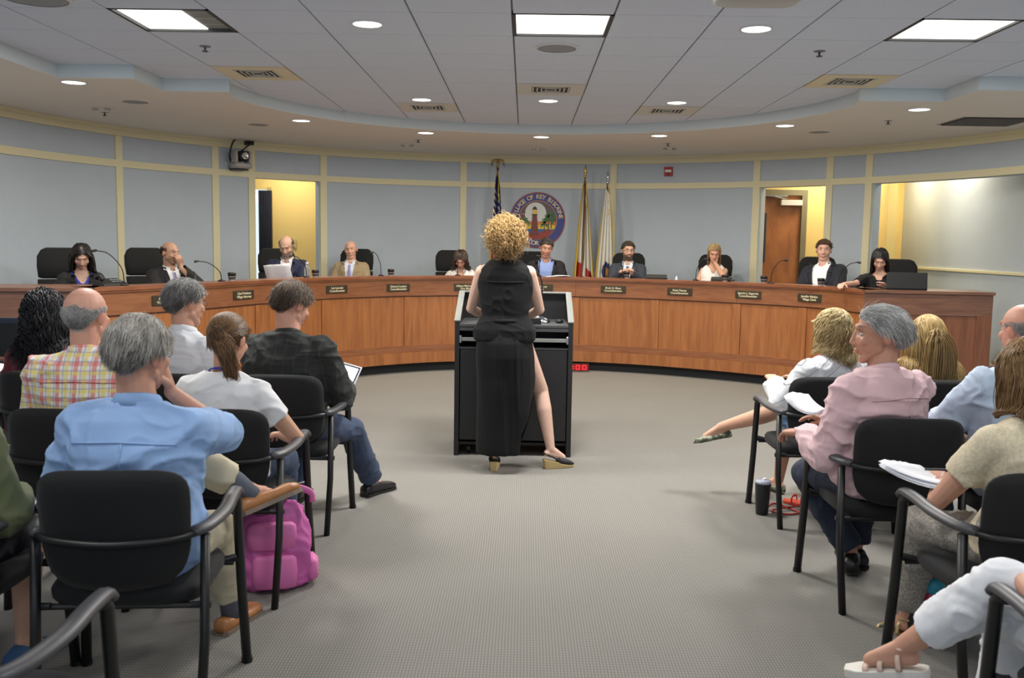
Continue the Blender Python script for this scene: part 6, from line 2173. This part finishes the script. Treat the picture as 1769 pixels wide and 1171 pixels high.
def on_counter(s, off=.12):
    P, N = dpath(s, s + .001)
    return P[0] - N[0] * off, math.atan2(N[0][1], N[0][0]) + PI / 2
mics = [(.42, -.26, .30, 'gooseneck microphone leaning left, before the man resting his chin'), (1.62, -.32, .2, 'gooseneck microphone between the chin-resting man and the navy suit'), (2.95, -.2, .24, 'gooseneck microphone right of the man in the navy suit'),
        (3.98, -.10, .28, 'gooseneck microphone right of the man in the tan suit'), (4.95, 0, .20, 'gooseneck microphone before the woman in the white blouse'), (5.95, 0, .26, 'gooseneck microphone before the man in the blue shirt'),
        (6.95, .05, .26, 'gooseneck microphone before the bearded man with glasses'), (7.85, .10, .26, 'gooseneck microphone before the woman in white'), (8.75, .14, .27, 'gooseneck microphone in front of the brown door'), (9.55, .24, .27, 'gooseneck microphone left of the young woman in black')]
for s, lean_, h_, lb in mics:
    p, rz = on_counter(s)
    t = thing('microphone', lb, 'microphone', (p[0], p[1], 1.165), rz, 'gooseneck microphones along the desk')
    MB().lathe([(.035, 0), (.035, .008), (.02, .016), (.01, .02)], n=16).build('base', M_black, t, smooth=True)
    pth = crom([(0, 0, .01), (lean_ * .1, 0, h_ * .5), (lean_ * .55, .01, h_ * .9), (lean_, .02, h_)], 6)
    MB().tube(pth, .0045, 6).build('gooseneck', M_black, t, smooth=True)
    MB().cap((lean_, .02, h_), (lean_ + math.copysign(.035, lean_ or -1), .02, h_ - .004), .010, .012, 8).build('head', M_black, t, smooth=True)
cups = [(1.80, 'lidded cup near the left doorway batten'), (3.10, 'lidded cup before the man in the tan suit'), (4.12, 'lidded cup right of the man in the tan suit'), (7.0, 'lidded cup before the clasped hands of the bearded man'),
        (8.2, 'lidded cup right of the woman in white'), (8.66, 'lidded cup in front of the brown door'), (9.32, 'lidded cup before the man in the navy jacket')]
for s, lb in cups:
    p, rz = on_counter(s, .14)
    t = thing('lidded_cup', 'small white ' + lb, 'cup', (p[0], p[1], 1.165), rz, 'lidded cups along the desk')
    MB().lathe([(.028, 0), (.036, .05), (.036, .052)], n=18).build('cup', M_white, t, smooth=True)
    MB().lathe([(.039, .045), (.04, .075), (.036, .082), (.02, .082)], n=18).build('lid', M_black, t, smooth=True)
    MB().lathe([(.0325, .012), (.0365, .04)], n=18, caps=False).build('sleeve_band', M_darkgrey, t)
p, rz = on_counter(3.0, .16)
t = thing('water_bottle', 'clear plastic water bottle with a white cap left of the tan-suited man', 'bottle', (p[0], p[1], 1.165))
MB().lathe([(.03, 0), (.033, .01), (.033, .09), (.03, .11), (.014, .14), (.014, .15)], n=18).build('body', mat('clear_plastic', (235, 240, 242), .1, trans=.8), t, smooth=True)
MB().cyl((0, 0, .16), .016, .02, 14).build('cap', M_white, t)
p, rz = on_counter(7.6, .16)
t = thing('desk_ornament', 'tiny clear stand on the counter between the bearded man and the woman in white', 'stand', (p[0], p[1], 1.165))
MB().lathe([(.02, 0), (.02, .006), (.008, .02), (.012, .035), (.002, .045)], n=14).build('stand', M_white, t, smooth=True)
MB().cyl((0, 0, .002), .026, .004, 14).build('foot', M_grey, t)
p, rz = on_counter(.35, .2)
t = thing('desk_phone', 'black conference phone on the counter at the left of the desk', 'phone', (p[0], p[1], 1.165), rz)
MB().add([(-.13, -.07, 0), (.13, -.07, 0), (.13, .08, 0), (-.13, .08, 0), (-.12, -.06, .02), (.12, -.06, .02), (.12, .07, .06), (-.12, .07, .06)], [(0, 3, 2, 1), (4, 5, 6, 7), (0, 1, 5, 4), (1, 2, 6, 5), (2, 3, 7, 6), (3, 0, 4, 7)]).build('base', M_black, t, bevel=.004)
MB().tube(crom([(-.1, -.02, .05), (-.1, 0, .075), (-.1, .04, .08), (-.1, .06, .06)], 4), .018, 8).build('handset', M_black, t, smooth=True)
for q in range(6):
    MB().bb(.0 + (q % 3) * .035, .025 + (q % 3) * .035, -.02 + (q // 3) * .03, -.003 + (q // 3) * .03, .032 + (q // 3) * .012, .04 + (q // 3) * .012).build('key', M_grey, t)
def laptop(name, label, loc, rz, w_, h_, tilt, cat='laptop'):
    t = thing(name, label, cat, loc, rz)
    MB().bb(-w_ / 2, w_ / 2, 0, .22, 0, .015).build('keyboard_base', M_black, t, bevel=.003)
    o = MB().bb(-w_ / 2, w_ / 2, -.008, 0, 0, h_).build('screen_lid', mat('laptop_lid', (38, 37, 38), .5), t, bevel=.004)
    o.rotation_euler = (tilt, 0, 0)
    o.location = (0, 0, .014)
    return t
t = laptop('laptop', 'open black laptop seen from behind at the right corner of the desk', (3.90, 9.55, 1.165), -.1, .40, .165, -.12)
laptop('tablet_stand', 'low black tablet on a stand before the bearded man', (1.62, 11.50, 1.165), -.2, .26, .06, -.9, 'tablet')
laptop('tablet_stand', 'low black tablet on a stand before the woman in white', (2.34, 11.15, 1.165), -.45, .24, .05, -.9, 'tablet')

# pink backpack
t = thing('backpack', 'bright pink backpack standing on the floor beside the second aisle chair', 'backpack', (-1.12, 4.12, 0), .25)
M_pink = mat('pink_nylon', (192, 92, 160), .55, noise=(12, .08), bump=(90, .3, .002))
M_pink2 = mat('pink_nylon_light', (212, 112, 170), .55, bump=(90, .3, .002))
g = MB().loft([((0, y_, z), (1, 0, 0), (0, 1, 0), a_, b_, 3.2) for z, a_, b_, y_ in ((.0, .13, .07, 0), (.02, .15, .09, 0), (.12, .16, .10, 0), (.25, .155, .095, 0), (.34, .135, .08, .01), (.39, .09, .055, .015), (.405, .05, .03, .015))], 28)
bk = remesh(g, 'bag', .009, 3, m=M_pink); folds(bk, .012, 10, 3); link('bag', bk, t)
for nm_, c_, r_ in (('front_pocket', (0, -.095, .10), (.10, .035, .075)), ('upper_pocket', (-.01, -.085, .26), (.11, .03, .06))):
    g = MB().loft([((c_[0], c_[1], c_[2] + z * r_[2]), (1, 0, 0), (0, 1, 0), r_[0] * a_, r_[1] * a_, 3.5) for z, a_ in ((-1, .8), (-.9, .95), (0, 1), (.8, .95), (1, .8))], 20)
    g.build(nm_, M_pink2, t, smooth=True)
for sx in (-1, 1):
    MB().tube(crom([(sx * .07, .09, .36), (sx * .09, .15, .30), (sx * .10, .15, .15), (sx * .11, .1, .04)], 6), .018, 8, flat=.3).build('strap', M_pink2, t, smooth=True)
MB().tube(crom([(.02, .03, .39), (.08, .02, .45), (.16, .0, .43), (.17, -.02, .39)], 5), .016, 8, flat=.4).build('top_loop', M_pink2, t, smooth=True)
MB().loft([((.165, .01, z), (1, 0, 0), (0, 1, 0), a_, b_, 3) for z, a_, b_ in ((.02, .01, .04), (.04, .03, .06), (.11, .03, .06), (.13, .012, .05))], 16).build('side_pocket', M_pink2, t, smooth=True)
# tumbler, steel bottle
t = thing('tumbler', 'black insulated tumbler with a clear lid on the floor by the blonde woman', 'tumbler', (1.435, 5.42, 0))
MB().lathe([(.032, 0), (.036, .004), (.044, .13), (.046, .185), (.046, .19)], n=28).build('body', mat('tumbler_black', (24, 25, 30), .35), t, smooth=True)
MB().lathe([(.046, .188), (.047, .2), (.04, .208), (.015, .21)], n=28).build('lid', mat('lid_clear', (176, 178, 196), .2), t, smooth=True)
MB().bb(.0, .018, -.014, .014, .205, .218).build('slider', M_white, t, bevel=.002)
t = thing('water_bottle', 'magenta drinks bottle with teal lid and black band under the right chair', 'bottle', (1.66, 3.62, 0))
MB().lathe([(.034, 0), (.038, .005), (.038, .21), (.034, .225)], n=28).build('body', mat('bottle_magenta', (150, 28, 66), .3, noise=(25, .25)), t, smooth=True)
MB().lathe([(.0388, .085), (.0388, .125)], n=28, caps=False).build('band', M_black, t)
MB().lathe([(.039, .070), (.039, .082)], n=28, caps=False).build('stripe', mat('stripe_lime', (190, 200, 50), .5), t)
MB().lathe([(.037, .22), (.04, .226), (.04, .255), (.032, .275), (.015, .28)], n=28).build('lid', mat('lid_teal', (36, 134, 156), .4), t, smooth=True)
MB().cap((-.005, 0, .282), (.02, 0, .292), .01, .008, 8).build('spout', mat('bottle_magenta', (150, 28, 66)), t, smooth=True)
# white bin
t = thing('waste_bin', 'pale round waste bin behind the legs of the first right row', 'bin', (2.02, 5.95, 0))
MB().lathe([(.13, 0), (.135, .01), (.16, .34), (.165, .345), (.16, .35), (.15, .345), (.13, .02)], n=36, caps=False).build('body', mat('bin_white', (196, 198, 200), .6), t, smooth=True)
MB().cyl((0, 0, .012), .13, .012, 30).build('bottom', M_grey, t)
# orange shoe and cable
t = thing('orange_shoe', 'orange-red sandal on the floor by the knee of the man in the pink shirt', 'shoe', (1.74, 5.62, 0), .9)
M_or = mat('orange_red', (206, 66, 40), .5)
MB().prism([(-.05, -.11), (.04, -.11), (.048, 0), (.05, .08), (.02, .13), (-.03, .12), (-.045, .04)], 0, .02).build('sole', M_or, t, bevel=.004)
for y_, h_ in ((.06, .05), (.0, .07), (-.06, .09)):
    MB().tube(crom([(-.043, y_, .02), (-.03, y_, h_), (.03, y_, h_), (.045, y_, .02)], 4), .009, 6, flat=.4).build('strap', M_or, t, smooth=True)
t = thing('cable', 'thin red cable coiled on the carpet next to the orange sandal', 'cable', (1.62, 5.50, 0))
MB().tube(crom([(-.14, -.02, .02), (-.08, .05, .03), (.0, .02, .012), (.04, -.06, .008), (-.04, -.10, .008), (-.12, -.05, .012), (-.02, .0, .02), (.1, .05, .02)], 6), .006, 6).build('cord', mat('cable_red', (150, 34, 30), .5), t, smooth=True)
MB().cyl((.11, .055, .02), .01, .03, 8, axis=0).build('plug', M_black, t)
# umbrella hook on the blonde woman's chair, black handbag by the left person
t = thing('handbag', 'black handbag with gold clasp standing under the cream-topped woman', 'handbag', (1.72, 3.72, 0), .2)
g = MB().loft([((0, 0, z), (1, 0, 0), (0, 1, 0), a_, b_, 3.5) for z, a_, b_ in ((0, .12, .07), (.015, .14, .08), (.15, .145, .075), (.26, .12, .035), (.28, .10, .012))], 26)
g.build('bag', mat('bag_leather', (24, 23, 24), .4), t, smooth=True)
MB().tube(crom([(-.1, 0, .26), (-.09, 0, .40), (0, 0, .46), (.09, 0, .40), (.1, 0, .26)], 6), .008, 8).build('strap', mat('bag_leather', (24, 23, 24), .4), t, smooth=True)
for sx in (-1, 1):
    MB().sph((sx * .1, -.01, .27), .012, 10).build('ring', M_brass, t, smooth=True)

# side table at the left edge with papers and a bag
t = thing('side_table', 'dark grey press table at the left edge with a black top', 'table', (-3.05, 5.9, 0))
MB().bb(-.75, .52, -.3, .35, .70, .735).build('table_top', mat('table_dark', (40, 41, 43), .5), t, bevel=.004)
MB().bb(-.73, .50, -.27, -.25, .02, .70).build('modesty_panel', mat('table_panel', (84, 82, 78), .7), t)
for x_ in (-.70, .47):
    MB().bb(x_ - .02, x_ + .02, -.24, .32, 0, .70).build('leg', M_darkgrey, t)
sheets('papers', 'stack of white papers on the dark table at the left edge', (-3.32, 5.78, .738), .1, 0, 4, curl=0)
t = thing('shoulder_bag', 'black triangular bag with orange trim on the dark table at left', 'bag', (-2.92, 5.72, .736), .1)
V = [(-.17, -.07, 0), (.17, -.07, 0), (.17, .07, 0), (-.17, .07, 0), (.10, -.03, .34), (.16, -.03, .33), (.16, .03, .33), (.10, .03, .34)]
MB().add(V, [(0, 3, 2, 1), (4, 5, 6, 7), (0, 1, 5, 4), (1, 2, 6, 5), (2, 3, 7, 6), (3, 0, 4, 7)]).build('bag', M_blackf, t, bevel=.015)
MB().bb(-.15, .02, -.08, -.068, .03, .042).build('trim', M_or, t)
MB().bb(-.1, .0, -.08, -.068, .06, .07).build('trim', M_or, t)
t = thing('monitor', 'thin dark screen edge at the far left edge above the table', 'monitor', (-3.42, 6.1, .736))
MB().bb(-.25, .15, -.015, .015, .26, .30).build('screen_bar', mat('monitor_blue', (36, 48, 62), .4), t, bevel=.004)
MB().bb(-.2, .1, -.01, .01, .04, .27).build('stem', M_black, t)
MB().bb(-.22, .12, -.07, .07, 0, .015).build('foot', M_black, t, bevel=.003)
